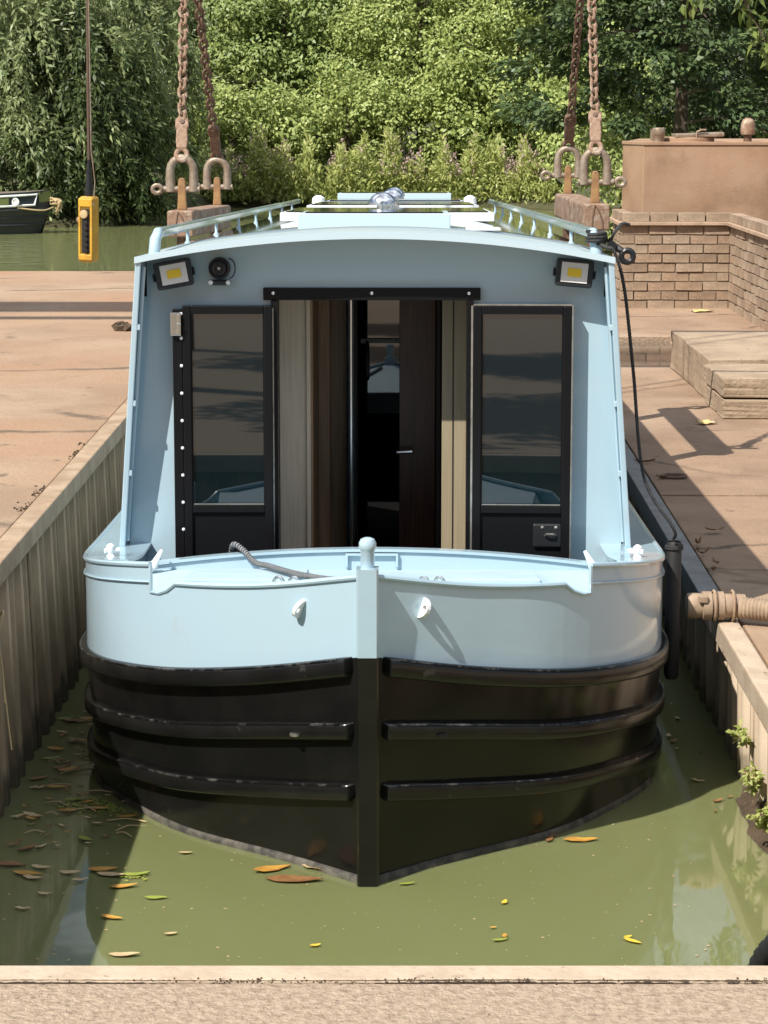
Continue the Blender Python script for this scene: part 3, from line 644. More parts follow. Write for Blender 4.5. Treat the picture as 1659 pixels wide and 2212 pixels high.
# deck fittings
for x0, x1, s0, s1 in ((-.62, -.22, .42, .86), (.18, .56, .45, .86)):
    dz = lambda s_: lerp(.895, .822, (s_ - .2) / .85)
    MB().add([(x0, s0, dz(s0) + .022), (x1, s0, dz(s0) + .022), (x1, s1, dz(s1) + .02), (x0, s1, dz(s1) + .02), (x0, s0, dz(s0) - .02), (x1, s0, dz(s0) - .02), (x1, s1, dz(s1) - .02), (x0, s1, dz(s1) - .02)],
             [(0, 1, 2, 3), (4, 7, 6, 5), (0, 4, 5, 1), (1, 5, 6, 2), (2, 6, 7, 3), (3, 7, 4, 0)]).build('deck_locker_lid', M_deck, boat, bevel=.004)
for x in (-.27, .20):
    dz = .90
    MB().b2(x - .05, x + .05, .30, .36, dz - .02, dz - .008).build('hasp_plate', M_plastic, boat)
    for q in (-.025, .025):
        MB().tube([(x + q - .014, .33, dz - .02), (x + q - .014, .33, dz + .012), (x + q - .006, .33, dz + .022), (x + q + .006, .33, dz + .022), (x + q + .014, .33, dz + .012), (x + q + .014, .33, dz - .02)], .006, 8).build('deck_staple', M_steel, boat, smooth=True)
    s_ = .08 if x > 0 else -.08
    MB().lathe([(.035, -.01), (.034, .004), (.02, .018), (.008, .022)], 12, (x - s_ * 1.1, .32, dz)).build('deck_filler', M_chrome, boat, smooth=True)
# ------------------------------------------------------------------ ropes, post
def bw(x, s, h): return BM @ Vector((x, s, h))
def rope(path, r, strands, pitch, m, name, label, cat, n=6, step=None, m2=None):
    P = cr(path, 12); dist = 0; o_ = MB(); fr = []
    up = None
    pts = []
    # resample evenly
    seg = [(P[i + 1] - P[i]).length for i in range(len(P) - 1)]; tot = sum(seg); step = step or pitch / 8; k = 0; acc = 0
    for j in range(int(tot / step) + 1):
        d = j * step
        while k < len(seg) - 1 and acc + seg[k] < d: acc += seg[k]; k += 1
        pts.append(lerp(P[k], P[k + 1], min(1, (d - acc) / max(seg[k], 1e-9))))
    ups = []
    for i, p in enumerate(pts):
        t = (pts[min(i + 1, len(pts) - 1)] - pts[max(i - 1, 0)]).normalized()
        if up is None: up = t.orthogonal().normalized()
        up = (up - t * up.dot(t)).normalized(); ups.append((up.copy(), t.cross(up)))
    root_ = empty(name, pts[0]) if m2 else None
    for s_ in range(strands):
        q = []; o_ = MB() if m2 else o_
        for i, p in enumerate(pts):
            a_ = 2 * math.pi * (i * step / pitch + s_ / strands); q.append(p + (ups[i][0] * math.cos(a_) + ups[i][1] * math.sin(a_)) * r * .52)
        if m2: MB().tube([x - pts[0] for x in q], r * .55, n).build(('dark_strand', 'pale_strand')[s_ % 2], (m, m2)[s_ % 2], root_, smooth=60)
        else: o_.tube(q, r * .55, n)
    ob = root_ if m2 else o_.build(name, m, smooth=60); tag(ob, label, cat); return ob
corner = bw(.872, 1.42, 1.93)
rope([bw(.80, 1.47, 1.965), bw(.84, 1.43, 1.95), corner, bw(.91, 1.43, 1.80), bw(.95, 1.46, 1.5), bw(1.0, 1.5, 1.1), Vector((1.08, 8.36, .10)), Vector((1.086, 8.40, .05))], .0066, 3, .036, M_rope, 'mooring_rope', 'black twisted rope running from the roof corner down to the tube', 'rope')
# turns round the rail end
turns = MB()
cpt = bw(.808, 1.471, 1.975)
turns.tube([cpt + Vector((math.cos(t) * (.032 + .004 * math.sin(t * .7)), math.sin(t) * .032, (t / 22) * .04 - .01)) for t in [i * .35 for i in range(64)]], .0068, 6)
turns.tube(cr([cpt + Vector((.03, -.01, .01)), cpt + Vector((.05, .02, -.005)), cpt + Vector((.07, .0, .03)), cpt + Vector((.10, .05, .055)), cpt + Vector((.13, .10, .05))], 6), .0066, 6)
tag(turns.build('rope_turns', M_rope, smooth=60), 'dark rope wound round the right handrail end on the roof', 'rope')
rope([bw(-.515, 1.16, .84), bw(-.50, 1.09, .905), bw(-.46, 1.02, .898), bw(-.41, .9, .874), bw(-.35, .75, .886), bw(-.27, .52, .906), bw(-.19, .34, .922), bw(-.11, .18, .942), bw(-.055, .06, .968)], .0100, 2, .018, M_rope, 'deck_rope', 'grey and black braided rope draped over the coaming onto the foredeck', 'rope', 6, .002, M_ropeg)
ps = empty('tube_fender', (1.095, 8.44, -.5)); tag(ps, 'black tube fender hanging on the rope between boat and right wall', 'fender')
MB().lathe([(.006, 0), (.022, .004), (.029, .02), (.029, .525), (.024, .535), (.023, .50), (.004, .495)], 18).build('tube', M_rubber, ps, smooth=40)
MB().tube([(math.cos(t) * .031, math.sin(t) * .031, .505 + t * .0012) for t in [i * .4 for i in range(32)]], .005, 6).build('rope_lashing', M_rope, ps, smooth=True)
rb = empty('rope_bracket', bw(.895, 1.47, 1.925)); tag(rb, 'black bracket with round eye at the right roof corner', 'bracket')
MB().tube([(math.cos(t) * .022 + .028, 0, math.sin(t) * .022 - .01) for t in [i * math.pi / 8 for i in range(16)]], .011, 8, closed=True).build('eye_ring', M_plastic, rb, smooth=True)
MB().tube([(-.035, .02, .028), (-.015, .01, .022), (.012, 0, .008)], [.012, .014, .012], 8).build('arm', M_plastic, rb, smooth=True)
MB().lathe([(.017, -.012), (.017, .012)], 12, (-.03, .0, .03), 'y').build('pivot', M_plastic, rb)

# ------------------------------------------------------------------ lifting gear
def link_mesh(m):
    a, b_ = .0225, .017        # half straight length (centreline), bend radius
    pts = [(math.cos(t) * b_ , 0, a - .006 + math.sin(t) * b_) for t in [math.pi * k / 4 for k in range(5)]] + [(math.cos(t) * b_, 0, -a + .006 + math.sin(t) * b_) for t in [math.pi + math.pi * k / 4 for k in range(5)]]
    pts = [(x * 1.28, y, z) for x, y, z in pts]
    return MB().tube(pts, .0085, 6, closed=True).mesh('link', m, True)
def chain(p0, p1, m, label, name='lifting_chain', group='lifting chains'):
    p0, p1 = Vector(p0), Vector(p1); c = empty(name, p0); tag(c, label, 'chain', group)
    d = p1 - p0; L = d.length; q = d.to_track_quat('Z', 'X'); me = link_mesh(m); k = 0; z = .02
    while z < L:
        o = link('link', me, c, loc=q @ Vector((0, 0, z)), rot=(q @ Euler((rnd.uniform(-.05, .05), rnd.uniform(-.06, .06), (k % 2) * math.pi / 2 + .6 + rnd.uniform(-.15, .15))).to_quaternion()).to_euler())
        z += .05; k += 1
    return c
HL = Vector((-1.09, 12.9, 2.8)); HR = Vector((1.125, 12.9, 2.78))
def shackle(p, label, m, eye_dir):
    s_ = empty('bow_shackle', p); s_.scale = (1.14,) * 3; tag(s_, label, 'shackle', 'bow shackles'); 
    pts = [(-.052, 0, -.085), (-.054, 0, -.03)] + [(-math.cos(t) * .054, 0, .012 + math.sin(t) * .056) for t in [math.pi * k / 8 for k in range(9)]] + [(.054, 0, -.03), (.052, 0, -.085)]
    MB().tube(pts, [.024, .021, .019, .018, .018, .018, .018, .018, .018, .018, .019, .021, .024], 10).build('bow', m, s_, smooth=True)
    pm = MB(); pm.tube([(-.085 if eye_dir < 0 else -.08, 0, -.075), (.085 if eye_dir > 0 else .08, 0, -.075)], .015, 10); pm.build('pin', m, s_, smooth=50)
    x = .115 * eye_dir
    MB().tube([(x + math.cos(t) * .021, 0, -.075 + math.sin(t) * .018) for t in [2 * math.pi * k / 10 for k in range(10)]], .011, 8, closed=True).build('pin_eye', m, s_, smooth=True)
    return s_
def connector(p, top, m, label):
    """Forged clevis link between chain and shackle."""
    p, top = Vector(p), Vector(top); d = top - p; q = d.to_track_quat('Z', 'Y'); c = empty('chain_connector', p, q.to_euler()); tag(c, label, 'connector', 'chain connectors')
    MB().tube([(math.cos(t) * .028, 0, math.sin(t) * .034 + .0) for t in [2 * math.pi * k / 12 for k in range(12)]], .014, 8, closed=True).build('lower_eye', m, c, smooth=True)
    MB().prism([(-.026, .03), (.026, .03), (.031, .08), (.028, .15), (.036, .165), (.034, .21), (.018, .222), (-.018, .222), (-.034, .21), (-.036, .165), (-.028, .15), (-.031, .08)], -.017, .017, 'y').build('clevis_body', m, c, bevel=.006)
    MB().lathe([(.013, -.024), (.013, .024)], 10, (0, 0, .19), 'y').build('clevis_pin', M_rustdk, c)
    return c
def lug(parent, x, y, z0, z1, m):
    MB().prism([(-.026, 0), (.026, 0), (.022, .06), (.02, z1 - z0 - .02), (.012, z1 - z0), (-.012, z1 - z0), (-.02, z1 - z0 - .02), (-.022, .06)], -.016, .016, 'y').build('lifting_lug', m, parent, bevel=.006, loc=(x, y, z0))
for X, H, side, zs, ed in ((-1.06, HL, 'left', 1.05, -1), (1.105, HR, 'right', 1.085, 1)):
    y0, y1 = 11.93, 13.95
    bm_ = empty('spreader_beam', (X, y0, zs), (R(-1.6 if side == 'left' else -.6), 0, R(-1.7 if side == 'left' else 0)))
    tag(bm_, 'rusty box-section lifting beam hanging beside the %s handrail' % side, 'beam', 'lifting beams')
    L = y1 - y0
    MB().b2(-.07, .07, 0, L, -.072, .068).build('beam_tube', M_rust, bm_, bevel=.014)
    ec = MB().b2(-.066, .066, -.012, -.001, -.068, .064); ec.build('end_plate', M_rust, bm_, bevel=.01)
    MB().tube([(-.01, -.014, .062), (.012, -.014, .03), (.03, -.014, -.02), (.034, -.014, -.066)], .004, 6).build('weld_bead', M_rustdk, bm_, smooth=True)
    MB().tube([(-.01, -.014, .062), (-.02, -.014, .0), (-.024, -.014, -.066)], .003, 6).build('weld_bead', M_rustdk, bm_, smooth=True)
    lug(bm_, 0, .1, .066, .235, M_yrust); lug(bm_, 0, L - .12, .066, .235, M_yrust)
    for yy in (.14, L - .2):
        MB().b2(-.03, .03, yy - .05, yy + .05, -1.6, -.073).build('sling_strap', M_rustdk, bm_)
    for nm, yy, mt, ms in (('near', .1, M_rust, M_galv), ('far', L - .12, M_rustdk, M_galv)):
        base = bm_.matrix_basis @ Vector((0, yy, .325)) if False else (Matrix.Translation(bm_.location) @ bm_.rotation_euler.to_matrix().to_4x4()) @ Vector((0, yy, .262))
        shackle(base, 'thick worn bow shackle on the %s end of the %s lifting beam' % (nm, side), ms, ed if not (side == 'right' and nm == 'far') else -1)
        cp = base + Vector((0, 0, .092)); dirn = (H - cp).normalized()
        connector(cp, H, M_galv if False else (M_rust if nm == 'near' else M_rustdk), 'forged clevis above the %s shackle of the %s beam' % (nm, side))
        chain(cp + dirn * .205, H - dirn * .05, mt, 'rusty lifting chain, %s leg of the pair on the %s' % (nm, side))
    hk = empty('hoist_hook', H); tag(hk, 'steel hook above the %s pair of chains' % side, 'hook', 'hoist hooks')
    MB().tube(cr([(0, 0, .28), (0, 0, .12), (.05, 0, .05), (.055, 0, -.03), (0, 0, -.07), (-.055, 0, -.03), (-.05, 0, .03)], 5), .022, 8).build('hook_body', M_rustdk, hk, smooth=True)
    MB().tube([(0, 0, .26), (0, 0, 5.4)], .012, 8).build('hoist_rope', M_rustdk, hk, smooth=True)
gan = empty('gantry_crane', (0, 12.9, 0)); tag(gan, 'overhead gantry crane girder spanning the dock above the lifting chains', 'crane')
gb = MB(); gb.b2(-9.4, 6.4, -.28, .28, 8.15, 8.75).build('girder', M_rust, gan, bevel=.01)
MB().b2(-9.4, 6.4, -1.0, -.85, 8.3, 8.45).build('walkway_rail', M_rust, gan)
for x in (-9.2, 6.2):
    MB().b2(x - .2, x + .2, -.2, .2, 0, 8.15).build('leg', M_rust, gan)
# pendant control
pd = empty('pendant_control', (-1.60, 12.4, .82), (R(2), R(2.4), R(-20))); tag(pd, 'worn yellow hoist pendant control hanging on its cable', 'control box')
hw_, hd_, hh_ = .042, .038, .355
MB().prism([(-hw_ + .012, 0), (hw_ - .012, 0), (hw_, .012), (hw_, hh_ - .012), (hw_ - .012, hh_), (-hw_ + .012, hh_), (-hw_, hh_ - .012), (-hw_, .012)], -hd_, hd_, 'y').build('casing', M_yellow, pd, bevel=.006)
MB().b2(-.024, .024, -hd_ - .002, -hd_ + .001, .05, .29).build('button_plate', M_rubber, pd)
MB().lathe([(.02, 0), (.024, .012), (.022, .02), (.006, .022)], 14, (-.004, -hd_ - .001, .262), 'y').build('stop_button', M_straw, pd, smooth=40)
for k in range(6): MB().lathe([(.014, 0), (.013, .012), (.004, .014)], 10, (.004, -hd_ - .001, .215 - k * .03), 'y').build('push_button', M_plastic, pd, smooth=40)
MB().lathe([(.016, -.012), (.018, .0), (.008, .012)], 10, (-.05, -.01, .225), 'x').build('side_knob', M_rust, pd, smooth=40)
fr_ = MB()
for q in ((-hw_, -.028, .03, .33), (.028, hw_, .03, .33)): fr_.b2(q[0], q[1], -hd_ - .008, -hd_ + .002, q[2], q[3])
fr_.b2(-hw_, hw_, -hd_ - .009, -hd_ + .002, .30, .345); fr_.b2(-hw_, hw_, -hd_ - .009, -hd_ + .002, .012, .045)
fr_.build('front_frame', M_yellow, pd, bevel=.006)
gl = [(.021, hh_)] + [(.021 - .0011 * k + (.0025 if k % 2 else 0), hh_ + .012 + k * .014) for k in range(14)]
MB().lathe(gl, 14).build('cable_gland', M_plastic, pd, smooth=50)
MB().tube([(0, 0, hh_ + .19), (-.004, 0, hh_ + .5), (-.02, .02, hh_ + 1.5), (-.05, .1, 7.2)], .0085, 8).build('cable', M_cable, pd, smooth=True)
MB().tube([(.03, 0, hh_ - .01), (.036, 0, hh_ + .08), (.014, 0, hh_ + .24), (-.006, .004, hh_ + 1.2), (-.04, .09, 7.2)], .0035, 6).build('strain_wire', M_galv, pd, smooth=True)

# ------------------------------------------------------------------ brick bund, tank, slabs
bund = empty('brick_wall', (1.95 * KR, 18.8 * KR, ZR)); bund.scale = (KR,) * 3; tag(bund, 'brown brick retaining wall with stone coping round the rusty tank', 'wall')
C, BL, J = .0765, .215, .012
brick_me = [MB().box((0, 0, 0), (BL, .1, .0655)).mesh('brick', m) for m in M_brick]
half_me = [MB().box((0, 0, 0), (.1, .1, .0655)).mesh('brick', m) for m in M_brick]
def brick_face(o, d, nrm, length, courses, z0=.0):
    """o start point, d unit direction along the wall, nrm outward normal."""
    ang = math.atan2(d[1], d[0])
    for c in range(courses):
        x = 0 if c % 2 == 0 else -.1125
        while x < length - .05:
            a0, a1 = max(0, x), min(length, x + BL)
            Lb_ = a1 - a0
            if Lb_ > .06:
                me = rnd.choices(brick_me if Lb_ > .15 else half_me, (4, 4, 2, 2))[0]; base = BL if Lb_ > .15 else .1
                ctr = (a0 + a1) / 2; pr = rnd.uniform(-.009, .005)
                ob = link('brick', me, bund, bevel=0, loc=(o[0] + d[0] * ctr + nrm[0] * (pr - .05), o[1] + d[1] * ctr + nrm[1] * (pr - .05), z0 + C * (c + .5) + rnd.uniform(-.002, .002)), rot=(0, rnd.uniform(-.02, .02), ang + rnd.uniform(-.022, .022)), scale=(Lb_ / base, 1, 1))
            x += BL + J
W1 = .885; YR = 2.6
brick_face((0, 0), (1, 0), (0, -1), W1, 9)
brick_face((0, .115), (0, 1), (-1, 0), .7, 9)
brick_face((W1, -YR), (0, 1), (-1, 0), YR - .01, 9)
mc_ = MB(); mc_.b2(.012, W1 + .09, -.0 + .012, .1, 0, C * 9); mc_.b2(.012, .1, .1, .8, 0, C * 9); mc_.b2(W1 + .012, W1 + .1, -YR, .012, 0, C * 9)
mc_.build('mortar_core', M_mortar, bund)
z = C * 9
cp_ = MB(); cp_.b2(-.035, W1 + .1, -.035, .12, z + .001, z + .032); cp_.b2(-.035, .12, .12, .83, z + .001, z + .032); cp_.b2(W1 - .035, W1 + .14, -YR, -.035, z + .001, z + .032)
cp_.build('string_course', M_stone, bund, bevel=.005)
for k in range(4): link('coping_brick', brick_me[k % 2 * 1], bund, loc=(.115 + k * .228, .04, z + .068), rot=(0, 0, rnd.uniform(-.01, .01)))
for k in range(3): link('coping_brick', brick_me[(k + 1) % 4], bund, loc=(.045, .22 + k * .228, z + .068), rot=(0, 0, math.pi / 2))
for k in range(11): link('coping_brick', brick_me[(k * 3) % 4], bund, loc=(W1 + .04, -.16 - k * .228, z + .068), rot=(0, 0, math.pi / 2))
tk = empty('fuel_tank', (2.08 * KR, 19.15 * KR, .533)); tk.scale = (KR,) * 3; tag(tk, 'large rusty brown steel tank standing inside the brick wall', 'tank')
hT = .655
MB().prism([(-.04, .55), (.075, .0), (3.2, .0), (3.2, 2.4), (.3, 2.4)], 0, hT).build('tank_shell', M_tank, tk, bevel=.008)
MB().prism([(-.05, .545), (.07, -.01), (3.21, -.01), (3.21, .03), (.09, .03), (-.02, .56)], hT - .022, hT + .006).build('top_rim', M_tank, tk, bevel=.004)
f = MB().lathe([(.05, 0), (.05, .05), (.054, .055), (.054, .11), (.048, .118), (.01, .12)], 16, (.24, .35, hT)); f.build('filler_cap', M_galv, tk, smooth=40)
MB().box((.18, .35, hT + .06), (.02, .02, .09)).build('cap_clasp', M_galv, tk)
hatch = MB().lathe([(.24, 0), (.24, .03), (.20, .04), (.02, .045)], 20, (.50, .55, hT)); hatch.build('manhole_rim', M_tank, tk, smooth=30)
MB().box((.585, .45, hT + .055), (.42, .2, .04), (0, R(-2), R(4))).build('timber_cover', M_galv, tk, bevel=.012)
MB().tube([(.56, .34, hT + .02), (.56, .34, hT + .085), (.6, .34, hT + .1), (.64, .34, hT + .1)], .008, 6).build('hatch_handle', M_rust, tk, smooth=True)
vp = MB().tube([(1.016, .5, hT), (1.016, .5, hT + .1)], .035, 12); vp.build('vent_pipe', M_rustdk, tk, smooth=40)
MB().lathe([(.06, .06), (.064, .1), (.06, .15), (.045, .185), (.02, .2)], 16, (1.016, .5, hT)).build('vent_hood', M_rust, tk, smooth=40)

def rough_slab(name, x0, x1, y0, y1, z0, z1, label, seed, cat='concrete slab', group='stacked concrete slabs'):
    x0, x1, y0, y1 = (k * KR for k in (x0, x1, y0, y1)); z0, z1 = z0 * KR + ZR, z1 * KR + ZR
    r_ = random.Random(seed); b_ = bmesh.new(); bmesh.ops.create_cube(b_, size=1)
    bmesh.ops.subdivide_edges(b_, edges=b_.edges, cuts=7, use_grid_fill=True)
    for v in b_.verts:
        e_ = sum(abs(abs(k) - .5) < 1e-4 for k in v.co)
        v.co = Vector((lerp(x0, x1, v.co.x + .5), lerp(y0, y1, v.co.y + .5), lerp(z0, z1, v.co.z + .5)))
        k = .007 if e_ >= 2 else .0012
        v.co += Vector((r_.uniform(-k, k), r_.uniform(-k, k), r_.uniform(-k * .5, k * .5)))
        if v.co.z < z0 + .002: v.co.z = z0
    me = bpy.data.meshes.new(name); b_.to_mesh(me); b_.free(); me.materials.append(M_block)
    o = link(name, me, bevel=.006); tag(o, label, cat, group); return o
rough_slab('concrete_slab_block', 1.82, 4.2, 12.12, 12.83, 0, .102, 'rough concrete slab, lower of the two stacked nearest the hose', 1)
rough_slab('concrete_slab_block', 1.815, 4.2, 12.13, 12.84, .112, .215, 'rough concrete slab, upper of the two stacked in front', 2)
rough_slab('concrete_slab_block', 1.84, 4.3, 12.87, 14.55, 0, .238, 'long concrete slab with a smooth top behind the stacked pair', 3)

# ------------------------------------------------------------------ hoses, ring, scraps
hs_ = empty('suction_hose', (1.0 * KR, 7.22 * KR, ZR + .065)); hs_.scale = (KR,) * 3; tag(hs_, 'ribbed tan hose with a metal coupling lying over the right coping', 'hose')
path = cr([(.15, -.03, .0), (.35, -.10, -.004), (.75, -.22, -.008), (1.5, -.35, -.008)], 30)
MB().tube(path, [.037 if i % 2 else .033 for i in range(len(path))], 14).build('ribbed_hose', M_hose, hs_, smooth=60)
MB().lathe([(.025, -.02), (.04, -.018), (.043, .0), (.04, .03), (.047, .032), (.047, .06), (.04, .062), (.04, .08), (.047, .082), (.047, .1), (.04, .102), (.038, .17)], 18, axis='x').build('coupling', M_hose, hs_, smooth=30)
for q in (.07, .13): MB().tube([(q, math.cos(t) * .049, math.sin(t) * .049) for t in [2 * math.pi * k / 14 for k in range(14)]], .005, 6, closed=True).build('hose_clamp', M_cap, hs_, smooth=True)
MB().box((.03, -.035, .03), (.03, .03, .025)).build('cam_lever', M_hose, hs_, bevel=.005)
p2 = cr([(.86, 4.85, -.52), (.80, 4.70, -.3), (.83, 4.55, -.08), (1.0, 4.35, .03), (1.4, 3.9, .02)], 20)
tag(MB().tube(p2, [.029 if i % 2 else .022 for i in range(len(p2))], 14).build('ribbed_pipe', M_rubber, smooth=60), 'black ribbed pipe hanging over the near coping at bottom right', 'pipe')
rg = MB().tube([(1.535 + math.cos(t) * .065, 11.92 + math.sin(t) * .053, ZR + .012) for t in [2 * math.pi * k / 18 for k in range(18)]], .009, 8, closed=True).build('mooring_ring', M_rustdk, smooth=True)
tag(rg, 'dark iron mooring ring lying on the shaded ground beside the boat', 'ring')
def scrap(name, p, sx, sy, m, label, cat, seed, rz=0):
    r_ = random.Random(seed); rows = []
    for i in range(5):
        rows.append([(sx * (j / 4 - .5), sy * (i / 4 - .5), r_.uniform(0.004, .022)) for j in range(5)])
    o = MB().grid(rows).build(name, m, smooth=True, solid=.002, loc=p); o.rotation_euler[2] = rz; tag(o, label, cat); return o
scrap('yellow_wrapper', (3.03, 21.7, ZR + .014), .2, .14, M_yellowbit, 'crumpled yellow wrapper at the foot of the brick wall', 'litter', 3, .3)
scrap('pale_wrapper', (2.0, 14.0, ZR + .002), .12, .08, M_yellowbit, 'small pale wrapper on the ground in front of the slabs', 'litter', 4, .6)
cl = MB(); rr = random.Random(5)
for k in range(26):
    a_ = rr.random() * 6.28; d = rr.random() ** .5 * .1; cl.box((math.cos(a_) * d * 1.5, math.sin(a_) * d * .6, .02 + (.1 - d) * .5 * rr.random()), (.05, .04, .04), (rr.random() * 3, rr.random() * 3, rr.random() * 3))
tag(cl.build('dirt_heap', M_mud, loc=(-1.80, 16.1, ZL)), 'small dark heap of dirt on the yard left of the cabin', 'dirt')
tw = MB().tube(cr([(-1.305, 7.5, .01), (-1.29, 7.46, -.03), (-1.27, 7.42, -.01), (-1.285, 7.40, -.09), (-1.275, 7.40, -.2), (-1.265, 7.37, -.31), (-1.27, 7.39, -.26), (-1.25, 7.35, -.4), (-1.24, 7.33, -.46)], 6), .0035, 5)
tag(tw.build('hanging_twine', M_straw, smooth=True), 'strand of pale dry twine hanging on the left piling', 'twine')
mh = MB(); rr = random.Random(8); rows = []
for i in range(14):
    t = i / 13; row = []; y = 6.9 + t * 1.2
    for j in range(6):
        q = j / 5; row.append((wr(y) + .10 - .17 * q * math.sin(math.pi * (.12 + .8 * t)) + rr.uniform(-.014, .014), y + rr.uniform(-.02, .02), ZW + .12 * (1 - q) ** 1.2 * math.sin(math.pi * (.15 + .75 * t)) - .03 * q + rr.uniform(-.014, .014)))
    rows.append(row)
tag(mh.grid(rows).build('mud_ledge', M_mud), 'clump of brown mud at the waterline of the right piling', 'mud')
# moored boat on the canal
mb_ = empty('moored_boat', (-6.45, 44.3, ZW)); tag(mb_, 'dark moored narrowboat with a green and white bow panel under the willow', 'boat')
def ms(x): return min(1, max(0, -x / 2.0)) ** .6           # fullness from the bow
xs_ = [0, -.15, -.35, -.7, -1.1, -1.6, -2.2, -4, -8, -12]
def hl(zf, top=None): return [(x, -ms(x) * 1.0, (zf * (1.02 - .12 * ms(x)))) for x in xs_]
MB().grid([[(x - .22 + .0, y * .9, -.2) for x, y, z_ in hl(0)], [(x - .2, y * .92, .0) for x, y, z_ in hl(0)], hl(.48)]).build('hull', M_hullgrey, mb_, smooth=30)
MB().grid([[(x - .22, -y * .9, -.2) for x, y, z_ in hl(0)], [(x, -y, z_) for x, y, z_ in hl(.48)], [(x + .02, -y, z_) for x, y, z_ in hl(.82)]]).build('far_side', M_hullgrey, mb_, smooth=30)
MB().grid([hl(.48), [(x + .02, y, z_) for x, y, z_ in hl(.82)]]).build('bow_flash', M_teal, mb_, smooth=30)
for zf in (.18, .33, .48): MB().tube([(x - .2 * (1 - zf / .48) if zf < .48 else x, y * (1 if zf > .4 else .96) - .012, z_) for x, y, z_ in hl(zf)], .018, 6).build('rubbing_strake', M_hullgrey, mb_, smooth=True)
def bowpt(x, zf): return (x, -ms(x) * 1.0 - .012, zf * (1.02 - .12 * ms(x)))
wf = MB(); q = [bowpt(x, .56) for x in (-.25, -.5, -.8, -1.15)] + [bowpt(x, .76) for x in (-1.2, -.8, -.5, -.2)]
wf.tube(q, .022, 6, closed=True); wf.build('panel_border', M_white, mb_, smooth=True)
MB().add([bowpt(-.70, .59), bowpt(-1.12, .59), bowpt(-1.12, .74), bowpt(-.70, .74)], [(0, 1, 2, 3)]).build('green_panel', M_green, mb_, solid=.01)
MB().lathe([(.075, 0), (.075, .012), (.05, .014), (.048, .002)], 14, (-.58, bowpt(-.58, 1)[1] - .01, .62), 'y').build('roundel', M_white, mb_)
MB().add([bowpt(0.01, .60), bowpt(-.17, .60), bowpt(-.17, .80), bowpt(0.01, .80)], [(0, 1, 2, 3)]).build('bow_tip_panel', M_green, mb_, solid=.01)
MB().grid([[(x, y, z_ + .0) for x, y, z_ in hl(.82)], [(x, -y, z_) for x, y, z_ in hl(.82)]]).build('deck', M_tarp, mb_)
MB().b2(-12, -3.2, -.75, .75, .7, 1.5).build('cabin', M_teal, mb_, bevel=.04)
fd = MB(); rr = random.Random(2)
for k in range(14): fd.tube(cr([(.02, rr.uniform(-.1, .1), .62 + rr.uniform(-.06, .06)), (.13 + rr.uniform(0, .1), rr.uniform(-.12, .12), .56 + rr.uniform(-.08, .08)), (.12, rr.uniform(-.1, .1), .42 + rr.uniform(-.08, .08))], 4), .02, 6)
fd.build('rope_fender', M_straw, mb_, smooth=True)
MB().tube(cr([bowpt(-.55, .52), (-.1, -.35, .45), (.08, -.1, .5)], 6), .015, 6).build('fender_rope', M_straw, mb_, smooth=True)
# ------------------------------------------------------------------ vegetation
rs = np.random.RandomState(11)
def unit(a): return a / np.maximum(np.linalg.norm(a, axis=1, keepdims=True), 1e-9)
def leaf_mesh(name, pos, d, nrm, L, W, mat):
    """One folded four-point leaf per position."""
    n = len(pos); d = unit(d); side = unit(np.cross(d, nrm)); up = np.cross(side, d)
    L = np.asarray(L).reshape(-1, 1) * np.ones((n, 1)); W = np.asarray(W).reshape(-1, 1) * np.ones((n, 1))
    v = np.empty((n, 4, 3)); v[:, 0] = pos; v[:, 2] = pos + d * L - up * L * .12
    mid = pos + d * L * .45 + up * W * .15
    v[:, 1] = mid + side * W * .5; v[:, 3] = mid - side * W * .5
    me = bpy.data.meshes.new(name); me.vertices.add(n * 4); me.vertices.foreach_set('co', v.reshape(-1))
    me.loops.add(n * 4); me.loops.foreach_set('vertex_index', np.arange(n * 4, dtype=np.int32))
    me.polygons.add(n); me.polygons.foreach_set('loop_start', np.arange(0, n * 4, 4, dtype=np.int32)); me.polygons.foreach_set('loop_total', np.full(n, 4, dtype=np.int32))
    me.update(calc_edges=True); me.materials.append(mat); return me
def clumps(centres, radii, per, flat=.75, centre=None):
    """Leaf positions and outward directions for a set of foliage clumps."""
    P = []; O = []
    for c, r in zip(centres, radii):
        k = max(8, int(per * r * r)); u = unit(rs.normal(size=(k, 3))); q = (.62 + .38 * rs.rand(k, 1) ** .5)
        P.append(c + u * q * r * np.array([1, 1, flat])); O.append(u)
    return np.concatenate(P), np.concatenate(O)
def crown_centres(base, rx, ry, zlo, zhi, n, inner=.35, prof=None):
    out = []
    while len(out) < n:
        u = rs.uniform(-1, 1, 3); rr_ = (u[0] ** 2 + u[1] ** 2) ** .5
        t = (u[2] + 1) / 2; wdt = prof(t) if prof else math.sqrt(max(.05, 1 - abs(2 * t - .9) ** 2.2))
        if rr_ > wdt or rr_ < wdt * inner and rs.rand() < .8: continue
        out.append((base[0] + u[0] * rx, base[1] + u[1] * ry, zlo + (zhi - zlo) * t))
    return np.array(out)
